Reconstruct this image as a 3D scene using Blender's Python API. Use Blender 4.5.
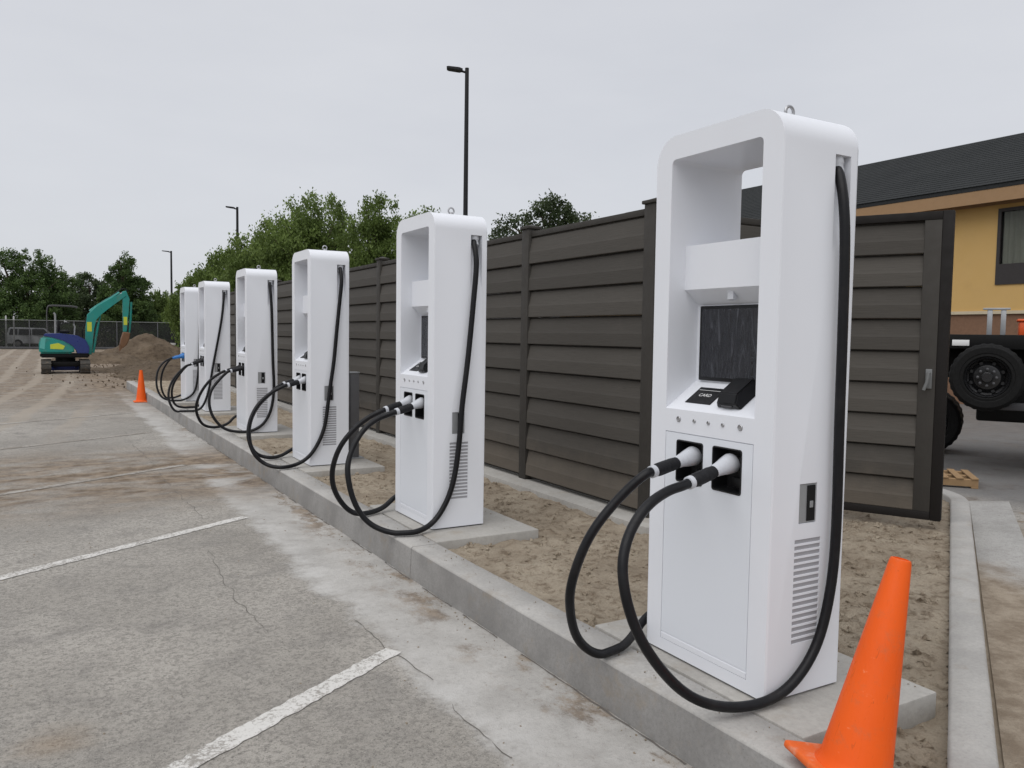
import bpy, bmesh, math, random
import numpy as np
from mathutils import Vector, Matrix, noise

# ------------------------------------------------------------------ scene, camera, sky, sun
for _o in list(bpy.data.objects):
    bpy.data.objects.remove(_o)
scene = bpy.context.scene
COL = scene.collection
RAD = math.radians

cam_d = bpy.data.cameras.new('camera')
cam = bpy.data.objects.new('camera', cam_d)
COL.objects.link(cam)
cam_d.sensor_width = 36.0
cam_d.lens = 804.7 * 36.0 / 1024.0
cam_d.clip_start = 0.05
cam_d.clip_end = 3000
_R = Vector((0.86666, -0.49869, 0.01435)); _U = Vector((0.01765, 0.05939, 0.99808)); _F = Vector((0.49858, 0.86474, -0.06027))
cam.matrix_world = Matrix(((_R.x, _U.x, -_F.x, -2.3357), (_R.y, _U.y, -_F.y, 0.0), (_R.z, _U.z, -_F.z, 1.3905), (0, 0, 0, 1)))
scene.camera = cam

SUN_DIR = Vector((-0.46, -0.30, 0.95)).normalized()      # from the ground towards the sun behind the cloud
sun_d = bpy.data.lights.new('sun', 'SUN')
sun_d.energy = 1.0
sun_d.angle = RAD(75)
sun_d.color = (1.0, 0.985, 0.965)
sun = bpy.data.objects.new('sun', sun_d)
COL.objects.link(sun)
sun.rotation_euler = (-SUN_DIR).to_track_quat('-Z', 'Y').to_euler()

world = bpy.data.worlds.new('World')
scene.world = world
world.use_nodes = True
wn, wl = world.node_tree.nodes, world.node_tree.links
wn.clear()
w_out = wn.new('ShaderNodeOutputWorld')
w_bg = wn.new('ShaderNodeBackground')
w_sky = wn.new('ShaderNodeTexSky')
w_sky.sky_type = 'NISHITA'
w_sky.sun_disc = False
w_sky.sun_elevation = math.asin(SUN_DIR.z)
w_sky.sun_rotation = math.atan2(SUN_DIR.x, SUN_DIR.y)
w_tc = wn.new('ShaderNodeTexCoord')
w_map = wn.new('ShaderNodeMapping'); w_map.inputs['Scale'].default_value = (1.0, 1.0, 3.2)
w_noise = wn.new('ShaderNodeTexNoise')
w_noise.inputs['Scale'].default_value = 2.1; w_noise.inputs['Detail'].default_value = 5.0; w_noise.inputs['Roughness'].default_value = 0.55
w_ramp = wn.new('ShaderNodeValToRGB')               # grey cloud deck, slightly uneven everywhere
w_ramp.color_ramp.elements[0].position = 0.25; w_ramp.color_ramp.elements[0].color = (4.02, 4.10, 4.36, 1)
w_ramp.color_ramp.elements[1].position = 0.75; w_ramp.color_ramp.elements[1].color = (4.52, 4.58, 4.78, 1)
w_mix = wn.new('ShaderNodeMix'); w_mix.data_type = 'RGBA'; w_mix.inputs['Factor'].default_value = 0.94
wl.new(w_tc.outputs['Generated'], w_map.inputs['Vector'])
wl.new(w_map.outputs['Vector'], w_noise.inputs['Vector'])
wl.new(w_noise.outputs['Fac'], w_ramp.inputs['Fac'])
wl.new(w_sky.outputs['Color'], w_mix.inputs['A'])
wl.new(w_ramp.outputs['Color'], w_mix.inputs['B'])
wl.new(w_mix.outputs['Result'], w_bg.inputs['Color'])
w_bg.inputs['Strength'].default_value = 0.085
wl.new(w_bg.outputs['Background'], w_out.inputs['Surface'])

vs = scene.view_settings
vs.view_transform = 'Standard'; vs.look = 'None'; vs.gamma = 1.0; vs.use_curve_mapping = False
vs.exposure = 0.90

random.seed(7)

# ------------------------------------------------------------------ helpers
def lerp(a, b, t): return a + (b - a) * t

def set_props(o, label=None, cat=None, group=None, kind=None):
    if label: o['label'] = label
    if cat: o['category'] = cat
    if group: o['group'] = group
    if kind: o['kind'] = kind
    return o

def empty(name, loc=(0, 0, 0), rz=0.0, parent=None):
    o = bpy.data.objects.new(name, None)
    COL.objects.link(o)
    o.location = loc; o.rotation_euler = (0, 0, rz)
    o.empty_display_size = 0.2
    if parent: o.parent = parent
    return o

def link(name, me, mat=None, parent=None, loc=None):
    o = bpy.data.objects.new(name, me)
    COL.objects.link(o)
    if mat is not None and not me.materials: me.materials.append(mat)
    if parent: o.parent = parent
    if loc is not None: o.location = loc
    return o

def finish(name, bm, smooth=None):
    bmesh.ops.recalc_face_normals(bm, faces=bm.faces[:])
    me = bpy.data.meshes.new(name)
    bm.to_mesh(me); bm.free()
    if smooth is not None:
        me.polygons.foreach_set('use_smooth', [True] * len(me.polygons))
        me.set_sharp_from_angle(angle=RAD(smooth))
    return me

def obj(name, bm, mat, parent=None, smooth=35, loc=None):
    return link(name, finish(name, bm, smooth), mat, parent, loc)

def box(bm, x0, x1, y0, y1, z0, z1, bev=0.0, seg=2):
    vs_ = [bm.verts.new(p) for p in ((x0, y0, z0), (x1, y0, z0), (x1, y1, z0), (x0, y1, z0), (x0, y0, z1), (x1, y0, z1), (x1, y1, z1), (x0, y1, z1))]
    fs = [bm.faces.new([vs_[i] for i in f]) for f in ((0, 3, 2, 1), (4, 5, 6, 7), (0, 1, 5, 4), (1, 2, 6, 5), (2, 3, 7, 6), (3, 0, 4, 7))]
    if bev > 0:
        es = list({e for f in fs for e in f.edges})
        bmesh.ops.bevel(bm, geom=es, offset=bev, segments=seg, profile=0.5, affect='EDGES')

def prism(bm, poly, a0, a1, axis='y'):
    """poly in the two other axes; extruded from a0 to a1 along axis"""
    def P(p, a):
        if axis == 'y': return (p[0], a, p[1])
        if axis == 'x': return (a, p[0], p[1])
        return (p[0], p[1], a)
    A = [bm.verts.new(P(p, a0)) for p in poly]; B = [bm.verts.new(P(p, a1)) for p in poly]
    n = len(poly)
    fs = [bm.faces.new(A), bm.faces.new(B[::-1])]
    for i in range(n):
        fs.append(bm.faces.new((A[i], B[i], B[(i + 1) % n], A[(i + 1) % n])))
    return fs

def frame_of(d):
    d = d.normalized()
    a = Vector((0, 0, 1)) if abs(d.z) < 0.9 else Vector((1, 0, 0))
    s = d.cross(a).normalized()
    return s, s.cross(d).normalized()

def tube(bm, pts, r, n=10, cap=True):
    pts = [Vector(p) for p in pts]
    m = len(pts)
    rs = r if isinstance(r, (list, tuple)) else [r] * m
    rings = []; s = None
    for i, p in enumerate(pts):
        d = (pts[min(i + 1, m - 1)] - pts[max(i - 1, 0)]).normalized()
        if s is None: s, t = frame_of(d)
        else:
            s = (s - d * s.dot(d)).normalized(); t = s.cross(d).normalized()
        rings.append([bm.verts.new(p + (s * math.cos(k * 2 * math.pi / n) + t * math.sin(k * 2 * math.pi / n)) * rs[i]) for k in range(n)])
    for i in range(m - 1):
        for k in range(n):
            bm.faces.new((rings[i][k], rings[i][(k + 1) % n], rings[i + 1][(k + 1) % n], rings[i + 1][k]))
    if cap:
        bm.faces.new(rings[0][::-1]); bm.faces.new(rings[-1])

def lathe(bm, prof, n=24, org=(0, 0, 0), axis=(0, 0, 1), cap=True):
    o = Vector(org); d = Vector(axis).normalized(); s, t = frame_of(d)
    rings = []
    for (r, h) in prof:
        rings.append([bm.verts.new(o + d * h + (s * math.cos(k * 2 * math.pi / n) + t * math.sin(k * 2 * math.pi / n)) * max(r, 1e-4)) for k in range(n)])
    for i in range(len(rings) - 1):
        for k in range(n):
            bm.faces.new((rings[i][k], rings[i][(k + 1) % n], rings[i + 1][(k + 1) % n], rings[i + 1][k]))
    if cap:
        bm.faces.new(rings[0][::-1]); bm.faces.new(rings[-1])

def catmull(pts, sub=8):
    P = [Vector(p) for p in pts]; out = []
    for i in range(len(P) - 1):
        p0, p1, p2, p3 = P[max(i - 1, 0)], P[i], P[i + 1], P[min(i + 2, len(P) - 1)]
        for k in range(sub):
            t = k / sub
            out.append(0.5 * ((2 * p1) + (p2 - p0) * t + (2 * p0 - 5 * p1 + 4 * p2 - p3) * t * t + (3 * p1 - p0 - 3 * p2 + p3) * t ** 3))
    out.append(P[-1])
    return out

def smooth_pts(P, it=3):
    P = [p.copy() for p in P]
    for _ in range(it):
        Q = [p.copy() for p in P]
        for i in range(1, len(P) - 1): Q[i] = P[i] * 0.5 + (P[i - 1] + P[i + 1]) * 0.25
        P = Q
    return P

def boolean(me, cutters):
    """subtract closed meshes from me, one after another; returns a new mesh"""
    base = bpy.data.objects.new('tmp_base', me); COL.objects.link(base)
    tmp = []
    for c in cutters:
        cm = finish('tmp_cut', c)
        co = bpy.data.objects.new('tmp_cut', cm); COL.objects.link(co); tmp.append(co)
        md = base.modifiers.new('b', 'BOOLEAN'); md.operation = 'DIFFERENCE'; md.solver = 'EXACT'; md.object = co
    dg = bpy.context.evaluated_depsgraph_get(); dg.update()
    out = bpy.data.meshes.new_from_object(base.evaluated_get(dg))
    for co in tmp:
        m = co.data; bpy.data.objects.remove(co); bpy.data.meshes.remove(m)
    bpy.data.objects.remove(base)
    return out

# ------------------------------------------------------------------ materials
def new_mat(name):
    m = bpy.data.materials.new(name); m.use_nodes = True
    nt = m.node_tree
    return m, nt.nodes, nt.links, nt.nodes['Principled BSDF']

def mixc(N, L, fac, a, b, mode='MIX'):
    n = N.new('ShaderNodeMix'); n.data_type = 'RGBA'; n.blend_type = mode
    for key, v in (('Factor', fac), ('A', a), ('B', b)):
        if isinstance(v, (int, float)): n.inputs[key].default_value = v
        elif isinstance(v, (tuple, list)): n.inputs[key].default_value = (*v[:3], 1)
        else: L.new(v, n.inputs[key])
    return n.outputs['Result']

def mth(N, L, op, a, b=None, clamp=False):
    n = N.new('ShaderNodeMath'); n.operation = op; n.use_clamp = clamp
    for i, v in enumerate((a, b)):
        if v is None: continue
        if isinstance(v, (int, float)): n.inputs[i].default_value = v
        else: L.new(v, n.inputs[i])
    return n.outputs[0]

def rng(N, L, v, a, b, c=0.0, d=1.0):
    n = N.new('ShaderNodeMapRange'); n.clamp = True; n.interpolation_type = 'SMOOTHSTEP'
    L.new(v, n.inputs[0])
    for i, q in enumerate((a, b, c, d)): n.inputs[1 + i].default_value = q
    return n.outputs[0]

def nz(N, L, vec, scale, detail=4.0, rough=0.55, dist=0.0):
    n = N.new('ShaderNodeTexNoise')
    n.inputs['Scale'].default_value = scale; n.inputs['Detail'].default_value = detail
    n.inputs['Roughness'].default_value = rough; n.inputs['Distortion'].default_value = dist
    if vec is not None: L.new(vec, n.inputs['Vector'])
    return n.outputs['Fac']

def coords(N, L, scale=None):
    t = N.new('ShaderNodeTexCoord'); v = t.outputs['Object']
    if scale:
        m = N.new('ShaderNodeMapping'); m.inputs['Scale'].default_value = scale
        L.new(v, m.inputs['Vector']); v = m.outputs['Vector']
    return v

def bump(N, L, h, strength, dist, bsdf, prev=None):
    b = N.new('ShaderNodeBump'); b.inputs['Strength'].default_value = strength; b.inputs['Distance'].default_value = dist
    L.new(h, b.inputs['Height'])
    if prev is not None: L.new(prev, b.inputs['Normal'])
    if bsdf is not None: L.new(b.outputs['Normal'], bsdf.inputs['Normal'])
    return b.outputs['Normal']

def simple(name, col, rough=0.5, metal=0.0, var=0.12, nscale=6.0, bmp=0.0, bscale=60.0, dirt=None, dirt_amt=0.0, spec=None, coat=0.0, rv=0.08):
    m, N, L, B = new_mat(name)
    v = coords(N, L)
    f = nz(N, L, v, nscale, 5)
    lo = tuple(c * (1 - var) for c in col); hi = tuple(min(1, c * (1 + var)) for c in col)
    c = mixc(N, L, f, lo, hi)
    if dirt:
        g = rng(N, L, nz(N, L, v, nscale * 0.6, 6, 0.65), 0.5, 0.75, 0, dirt_amt)
        c = mixc(N, L, g, c, dirt)
    L.new(c, B.inputs['Base Color'])
    L.new(rng(N, L, nz(N, L, v, nscale * 2.3, 3), 0.3, 0.7, max(0.02, rough - rv), min(1, rough + rv)), B.inputs['Roughness'])
    B.inputs['Metallic'].default_value = metal
    if spec is not None: B.inputs['Specular IOR Level'].default_value = spec
    if coat: B.inputs['Coat Weight'].default_value = coat
    if bmp: bump(N, L, nz(N, L, v, bscale, 4), bmp, 0.01, B)
    return m

M = {}
M['white'] = simple('white_powder_coat', (0.765, 0.78, 0.82), 0.38, var=0.02, nscale=3, bmp=0.02, bscale=220, dirt=(0.66, 0.64, 0.60), dirt_amt=0.05, rv=0.02)
M['panel'] = simple('white_panel', (0.73, 0.755, 0.80), 0.36, var=0.015, nscale=2, bmp=0.02, bscale=200, rv=0.015)
M['black_plastic'] = simple('black_plastic', (0.006, 0.006, 0.007), 0.42, var=0.3, spec=0.3)
M['rubber'] = simple('cable_rubber', (0.006, 0.006, 0.0075), 0.42, var=0.3, nscale=14, spec=0.28, dirt=(0.04, 0.036, 0.032), dirt_amt=0.2)
M['grip'] = simple('grip_rubber', (0.009, 0.009, 0.011), 0.6, var=0.3, nscale=30, spec=0.3)
M['light_shell'] = simple('connector_shell', (0.54, 0.555, 0.59), 0.3, var=0.03)
M['blue_wrap'] = simple('blue_plastic_wrap', (0.02, 0.16, 0.46), 0.35, var=0.35, nscale=40, bmp=0.6, bscale=50)
M['socket'] = simple('socket_black', (0.008, 0.008, 0.009), 0.5)
M['steel'] = simple('steel', (0.45, 0.45, 0.46), 0.35, metal=0.9, var=0.1)
M['galv'] = simple('galvanised', (0.36, 0.37, 0.38), 0.5, metal=0.5, var=0.15, nscale=12)
M['fence_galv'] = simple('weathered_galvanised', (0.16, 0.165, 0.165), 0.6, var=0.2)
M['pale_post'] = simple('pale_post', (0.42, 0.42, 0.41), 0.6)
M['vent_grey'] = simple('vent_mesh_grey', (0.34, 0.34, 0.36), 0.6, var=0.15, nscale=150)
M['dark_grey'] = simple('dark_grey_metal', (0.07, 0.07, 0.075), 0.5, var=0.2)
M['grey_post'] = simple('grey_bollard_paint', (0.11, 0.11, 0.115), 0.55, var=0.15)
M['label_white'] = simple('label_white', (0.75, 0.75, 0.75), 0.5, var=0.03)
M['orange'] = simple('cone_orange', (0.82, 0.112, 0.008), 0.55, var=0.08, nscale=7, bmp=0.08, bscale=70, dirt=(0.48, 0.15, 0.06), dirt_amt=0.65, spec=0.22)
M['cone_base'] = simple('scuffed_cone_base', (0.72, 0.13, 0.025), 0.65, var=0.15, nscale=14, bmp=0.2, bscale=60, dirt=(0.62, 0.40, 0.30), dirt_amt=0.9, spec=0.2)
M['wood'] = simple('pallet_wood', (0.30, 0.19, 0.095), 0.8, var=0.25, nscale=12)
M['pole'] = simple('lamp_pole_bronze', (0.011, 0.011, 0.012), 0.5, var=0.2, spec=0.3)
M['tyre'] = simple('tyre_rubber', (0.008, 0.008, 0.008), 0.75, var=0.3, nscale=20, spec=0.2)
M['rim'] = simple('black_rim', (0.014, 0.014, 0.015), 0.28, var=0.2, spec=0.5)
M['chassis'] = simple('black_chassis', (0.006, 0.006, 0.006), 0.6, var=0.3, spec=0.2)
M['red'] = simple('reflector_red', (0.5, 0.02, 0.02), 0.3)
M['teal'] = simple('excavator_teal', (0.012, 0.25, 0.215), 0.35, var=0.2, nscale=3, dirt=(0.16, 0.15, 0.11), dirt_amt=0.55)
M['teal_light'] = simple('excavator_pale_teal', (0.10, 0.42, 0.38), 0.4, var=0.1)
M['navy'] = simple('excavator_blue', (0.018, 0.035, 0.17), 0.35, var=0.15)
M['yellow'] = simple('decal_yellow', (0.55, 0.60, 0.05), 0.5)
M['track'] = simple('rubber_track', (0.05, 0.046, 0.04), 0.85, var=0.3, nscale=10, dirt=(0.2, 0.15, 0.1), dirt_amt=0.7)
M['rust'] = simple('rusty_steel', (0.17, 0.085, 0.04), 0.7, var=0.35, nscale=9)
M['car_white'] = simple('car_white', (0.6, 0.61, 0.62), 0.3, var=0.02, coat=0.5)
M['car_glass'] = simple('car_glass', (0.015, 0.017, 0.02), 0.08)
M['window_frame'] = simple('window_frame_dark', (0.03, 0.025, 0.024), 0.5)
M['curtain'] = simple('curtain', (0.26, 0.24, 0.19), 0.8)
M['brick'] = simple('brick_wall', (0.20, 0.11, 0.065), 0.85, var=0.25, nscale=14)
M['trim_cream'] = simple('cream_trim', (0.55, 0.47, 0.33), 0.7)
M['fascia'] = simple('fascia_tan', (0.33, 0.20, 0.10), 0.7, var=0.08)
M['bark'] = simple('bark', (0.075, 0.055, 0.04), 0.9, var=0.35, nscale=12, bmp=0.5, bscale=30)
M['stone'] = simple('stones', (0.24, 0.20, 0.15), 0.9, var=0.4, nscale=9)
M['box_orange'] = simple('tote_orange', (0.70, 0.10, 0.02), 0.5)

def m_cone():                                   # moulded vinyl with scrapes, rubbed patches and road dust
    m, N, L, B = new_mat('cone_vinyl')
    v = coords(N, L)
    c = mixc(N, L, nz(N, L, v, 3.5, 5), (0.70, 0.085, 0.005), (0.86, 0.125, 0.010))
    sc = nz(N, L, coords(N, L, (26, 26, 5)), 2.0, 7, 0.75, 1.2)
    c = mixc(N, L, rng(N, L, sc, 0.60, 0.68, 0, 0.55), c, (0.40, 0.075, 0.02))
    c = mixc(N, L, rng(N, L, nz(N, L, coords(N, L, (9, 9, 14)), 2.4, 8, 0.8), 0.62, 0.72, 0, 0.5), c, (0.86, 0.34, 0.17))
    c = mixc(N, L, rng(N, L, nz(N, L, v, 11, 8, 0.75), 0.52, 0.72, 0, 0.35), c, (0.33, 0.14, 0.07))
    L.new(c, B.inputs['Base Color'])
    L.new(rng(N, L, sc, 0.4, 0.7, 0.42, 0.7), B.inputs['Roughness']); B.inputs['Specular IOR Level'].default_value = 0.25
    bump(N, L, sc, 0.12, 0.01, B)
    return m
M['orange'] = m_cone()

def m_film():                                   # dark display under a wrinkled protective film
    m, N, L, B = new_mat('screen_film')
    v = coords(N, L, (4, 6, 1.3))
    f = nz(N, L, v, 3.2, 4, 0.55, 2.8)
    L.new(mixc(N, L, rng(N, L, f, 0.54, 0.74), (0.013, 0.014, 0.019), (0.06, 0.063, 0.075)), B.inputs['Base Color'])  # pale streaks paint the film's reflections into the base colour
    B.inputs['Roughness'].default_value = 0.14
    bump(N, L, f, 0.45, 0.03, B)
    return m
M['film'] = m_film()

def m_glass():
    m, N, L, B = new_mat('window_glass')
    B.inputs['Base Color'].default_value = (0.8, 0.85, 0.85, 1); B.inputs['Roughness'].default_value = 0.02
    B.inputs['Transmission Weight'].default_value = 1.0; B.inputs['IOR'].default_value = 1.2
    return m
M['glass'] = m_glass()

def m_fence():
    m, N, L, B = new_mat('composite_fence')
    oi = N.new('ShaderNodeObjectInfo')
    v = coords(N, L, (3, 1.2, 26))
    f = nz(N, L, v, 5, 6, 0.6)
    c = mixc(N, L, f, (0.055, 0.050, 0.043), (0.088, 0.080, 0.070))
    k = mth(N, L, 'ADD', mth(N, L, 'MULTIPLY', oi.outputs['Random'], 0.28), 0.86)
    c = mixc(N, L, 1.0, c, k, 'MULTIPLY')
    v2 = coords(N, L)
    d = rng(N, L, nz(N, L, v2, 2.6, 6, 0.7), 0.55, 0.8, 0, 0.3)
    c = mixc(N, L, d, c, (0.095, 0.085, 0.074))
    gm = N.new('ShaderNodeNewGeometry'); sp = N.new('ShaderNodeSeparateXYZ'); L.new(gm.outputs['Position'], sp.inputs[0])
    up = mth(N, L, 'ADD', sp.outputs[2], mth(N, L, 'MULTIPLY', nz(N, L, gm.outputs['Position'], 5, 6, 0.7), 0.5))
    c = mixc(N, L, rng(N, L, up, 0.30, 0.75, 0.45, 0.0), c, (0.17, 0.14, 0.108))      # mud splashed up the lowest boards
    L.new(c, B.inputs['Base Color']); B.inputs['Roughness'].default_value = 0.7; B.inputs['Specular IOR Level'].default_value = 0.25
    bump(N, L, f, 0.18, 0.01, B)
    return m
M['fence'] = m_fence()
M['fence_post'] = simple('fence_post', (0.048, 0.044, 0.039), 0.7, var=0.15, nscale=5, bmp=0.1, spec=0.25)
M['gate_frame'] = simple('gate_frame_dark', (0.014, 0.012, 0.011), 0.65, var=0.2, spec=0.2)

def m_concrete(name, lo, hi, stain=(0.25, 0.2, 0.14), amt=0.35, sc=1.0):
    m, N, L, B = new_mat(name)
    v = coords(N, L)
    a = nz(N, L, v, 1.7 * sc, 8, 0.65); b = nz(N, L, v, 38 * sc, 5, 0.6); g = nz(N, L, v, 160, 2)
    c = mixc(N, L, rng(N, L, a, 0.3, 0.7), lo, hi)
    c = mixc(N, L, rng(N, L, b, 0.35, 0.75, 0, 0.35), c, tuple(x * 0.72 for x in lo))
    c = mixc(N, L, rng(N, L, nz(N, L, v, 3.1 * sc, 7, 0.7), 0.52, 0.72, 0, amt), c, stain)
    c = mixc(N, L, rng(N, L, g, 0.62, 0.72, 0, 0.4), c, tuple(x * 0.5 for x in lo))
    L.new(c, B.inputs['Base Color']); B.inputs['Roughness'].default_value = 0.88
    n1 = bump(N, L, b, 0.25, 0.01, None)
    bump(N, L, g, 0.3, 0.003, B, n1)
    return m
M['kerb'] = m_concrete('kerb_concrete_shaded', (0.205, 0.197, 0.187), (0.295, 0.285, 0.272), sc=1.6, amt=0.5)  # darker copy of the kerb concrete, shade of the front face in its colour
M['kerb_top'] = m_concrete('kerb_concrete_lit', (0.34, 0.328, 0.31), (0.44, 0.425, 0.40), sc=1.6)
M['pad'] = m_concrete('pad_concrete', (0.34, 0.325, 0.30), (0.43, 0.415, 0.385), amt=0.45)
M['slab'] = m_concrete('slab_concrete', (0.30, 0.29, 0.275), (0.40, 0.39, 0.37), amt=0.6)

def m_dusty():
    m, N, L, B = new_mat('dusty_slab_concrete')
    v = coords(N, L)
    sx = N.new('ShaderNodeSeparateXYZ'); L.new(v, sx.inputs[0])
    a = nz(N, L, v, 2.4, 8, 0.7); b = nz(N, L, v, 30, 6, 0.7); g = nz(N, L, v, 120, 3)
    c = mixc(N, L, rng(N, L, a, 0.3, 0.7), (0.30, 0.29, 0.275), (0.41, 0.40, 0.38))
    c = mixc(N, L, rng(N, L, b, 0.45, 0.7, 0, 0.5), c, (0.22, 0.21, 0.195))
    e = mth(N, L, 'ADD', sx.outputs[0], mth(N, L, 'MULTIPLY', mth(N, L, 'SUBTRACT', nz(N, L, v, 1.5, 8, 0.72), 0.5), 2.6))
    d = mixc(N, L, rng(N, L, nz(N, L, v, 6, 7, 0.7), 0.35, 0.65), (0.20, 0.155, 0.11), (0.33, 0.275, 0.21))
    c = mixc(N, L, rng(N, L, e, 3.9, 2.9), c, d)
    c = mixc(N, L, rng(N, L, g, 0.58, 0.68, 0, 0.5), c, (0.14, 0.115, 0.09))
    L.new(c, B.inputs['Base Color']); B.inputs['Roughness'].default_value = 0.92
    n1 = bump(N, L, b, 0.5, 0.012, None); bump(N, L, g, 0.5, 0.005, B, n1)
    return m
M['dusty'] = m_dusty()

def m_dirt(name, cols, sc=1.0, bs=0.9):
    m, N, L, B = new_mat(name)
    v = coords(N, L)
    a = nz(N, L, v, 1.3 * sc, 8, 0.65, 0.4); b = nz(N, L, v, 9 * sc, 8, 0.7); g = nz(N, L, v, 70 * sc, 4, 0.7)
    c = mixc(N, L, rng(N, L, a, 0.3, 0.7), cols[0], cols[1])
    c = mixc(N, L, rng(N, L, b, 0.46, 0.70, 0, 0.85), c, cols[2])
    c = mixc(N, L, rng(N, L, g, 0.5, 0.75, 0, 0.6), c, tuple(x * 0.55 for x in cols[0]))
    L.new(c, B.inputs['Base Color']); B.inputs['Roughness'].default_value = 0.95; B.inputs['Specular IOR Level'].default_value = 0.2
    n1 = bump(N, L, b, bs, 0.05 / sc, None)
    bump(N, L, g, bs, 0.012 / sc, B, n1)
    return m
M['dirt'] = m_dirt('island_dirt', ((0.30, 0.245, 0.182), (0.44, 0.375, 0.29), (0.15, 0.108, 0.07)), 1.5, 1.0)
M['mud'] = m_dirt('excavated_soil', ((0.115, 0.085, 0.058), (0.185, 0.142, 0.10), (0.06, 0.042, 0.028)), 0.5, 1.0)
M['field'] = m_dirt('far_ground', ((0.17, 0.145, 0.10), (0.22, 0.19, 0.13), (0.09, 0.085, 0.045)), 0.05, 0.5)

def m_lot():
    m, N, L, B = new_mat('faded_asphalt')
    v = coords(N, L)
    sx = N.new('ShaderNodeSeparateXYZ'); L.new(v, sx.inputs[0]); X, Y = sx.outputs[0], sx.outputs[1]
    big = nz(N, L, v, 0.55, 7, 0.6, 0.3); mid = nz(N, L, v, 3.3, 7, 0.65, 0.5); fine = nz(N, L, v, 45, 5, 0.7); grit = nz(N, L, v, 190, 3, 0.6)
    c = mixc(N, L, rng(N, L, big, 0.3, 0.7), (0.283, 0.264, 0.234), (0.40, 0.375, 0.336))
    c = mixc(N, L, rng(N, L, mid, 0.45, 0.75, 0, 0.6), c, (0.17, 0.16, 0.148))
    c = mixc(N, L, rng(N, L, fine, 0.43, 0.64, 0, 0.66), c, (0.148, 0.137, 0.123))
    c = mixc(N, L, rng(N, L, grit, 0.54, 0.68, 0, 0.55), c, (0.46, 0.44, 0.405))
    c = mixc(N, L, rng(N, L, nz(N, L, v, 21, 9, 0.8), 0.50, 0.68, 0, 0.25), c, (0.15, 0.136, 0.12))
    c = mixc(N, L, rng(N, L, nz(N, L, v, 85, 4, 0.7), 0.57, 0.64, 0, 0.7), c, (0.085, 0.08, 0.072))
    # pale concrete gutter strip that runs along the kerb, with a ragged feathered edge
    e = mth(N, L, 'ADD', X, mth(N, L, 'MULTIPLY', mth(N, L, 'SUBTRACT', nz(N, L, v, 1.6, 7, 0.7), 0.5), 0.42))
    gut = mth(N, L, 'MULTIPLY', rng(N, L, e, -0.93, -0.80), rng(N, L, X, 0.4, 0.6, 1, 0))
    gc = mixc(N, L, rng(N, L, nz(N, L, v, 2.4, 8, 0.7), 0.3, 0.7), (0.33, 0.316, 0.295), (0.48, 0.465, 0.44))
    gc = mixc(N, L, rng(N, L, fine, 0.5, 0.75, 0, 0.4), gc, (0.20, 0.19, 0.175))
    c = mixc(N, L, mth(N, L, 'MULTIPLY', gut, 0.92), c, gc)
    wsh = mth(N, L, 'MULTIPLY', mth(N, L, 'MULTIPLY', rng(N, L, e, -0.95, -0.83), rng(N, L, e, -0.80, -0.55, 1, 0)), rng(N, L, nz(N, L, v, 3.2, 9, 0.75), 0.40, 0.66, 0, 0.55))
    c = mixc(N, L, wsh, c, (0.56, 0.55, 0.53))                       # cement wash along the joint
    # dried mud: a band across the bays, streaks along the kerb foot, and the whole far end
    mudn = nz(N, L, coords(N, L, (1.0, 2.2, 1)), 0.9, 8, 0.7, 0.6)
    yb = mth(N, L, 'MULTIPLY', rng(N, L, Y, 7.2, 9.0), rng(N, L, Y, 10.2, 12.8, 1, 0))
    band = mth(N, L, 'MULTIPLY', yb, rng(N, L, mudn, 0.33, 0.58, 0.1, 1.0))
    far = mth(N, L, 'MULTIPLY', rng(N, L, Y, 14.0, 24.0), rng(N, L, mudn, 0.28, 0.58, 0.2, 0.95))
    foot = mth(N, L, 'MULTIPLY', rng(N, L, X, -0.72, -0.36), rng(N, L, nz(N, L, coords(N, L, (1.5, 0.9, 1)), 2.1, 9, 0.75), 0.49, 0.62, 0, 0.9))
    dig = mth(N, L, 'MULTIPLY', mth(N, L, 'MULTIPLY', rng(N, L, Y, 17.0, 25.0), rng(N, L, X, -2.2, -1.0)), rng(N, L, mudn, 0.25, 0.5, 0.5, 1.0))
    mask = mth(N, L, 'MAXIMUM', mth(N, L, 'MAXIMUM', mth(N, L, 'MAXIMUM', band, far), foot), dig)
    mc = mixc(N, L, rng(N, L, nz(N, L, v, 5, 7, 0.7), 0.35, 0.65), (0.11, 0.077, 0.05), (0.27, 0.21, 0.15))
    c = mixc(N, L, mth(N, L, 'MULTIPLY', mask, 0.97), c, mc)
    # dried tyre tracks curving towards the digger
    wv = mth(N, L, 'ADD', X, mth(N, L, 'MULTIPLY', mth(N, L, 'POWER', mth(N, L, 'MAXIMUM', mth(N, L, 'SUBTRACT', 31.0, Y), 0.0), 1.6), 0.016))
    wf = mth(N, L, 'ABSOLUTE', mth(N, L, 'SINE', mth(N, L, 'MULTIPLY', mth(N, L, 'ADD', wv, mth(N, L, 'MULTIPLY', big, 0.5)), 3.3)))
    trk = mth(N, L, 'MULTIPLY', rng(N, L, wf, 0.80, 0.97), mth(N, L, 'MULTIPLY', rng(N, L, Y, 11, 18), rng(N, L, X, -1.2, -2.0)))
    c = mixc(N, L, mth(N, L, 'MULTIPLY', trk, 0.6), c, (0.33, 0.285, 0.23))
    # dusty strip of soil on the driveway side of the island
    dx = mth(N, L, 'SUBTRACT', mth(N, L, 'MULTIPLY', X, 0.522), mth(N, L, 'MULTIPLY', Y, 0.853))
    du = mth(N, L, 'ADD', dx, mth(N, L, 'MULTIPLY', mth(N, L, 'SUBTRACT', nz(N, L, v, 1.1, 7, 0.7), 0.5), 0.9))
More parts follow.
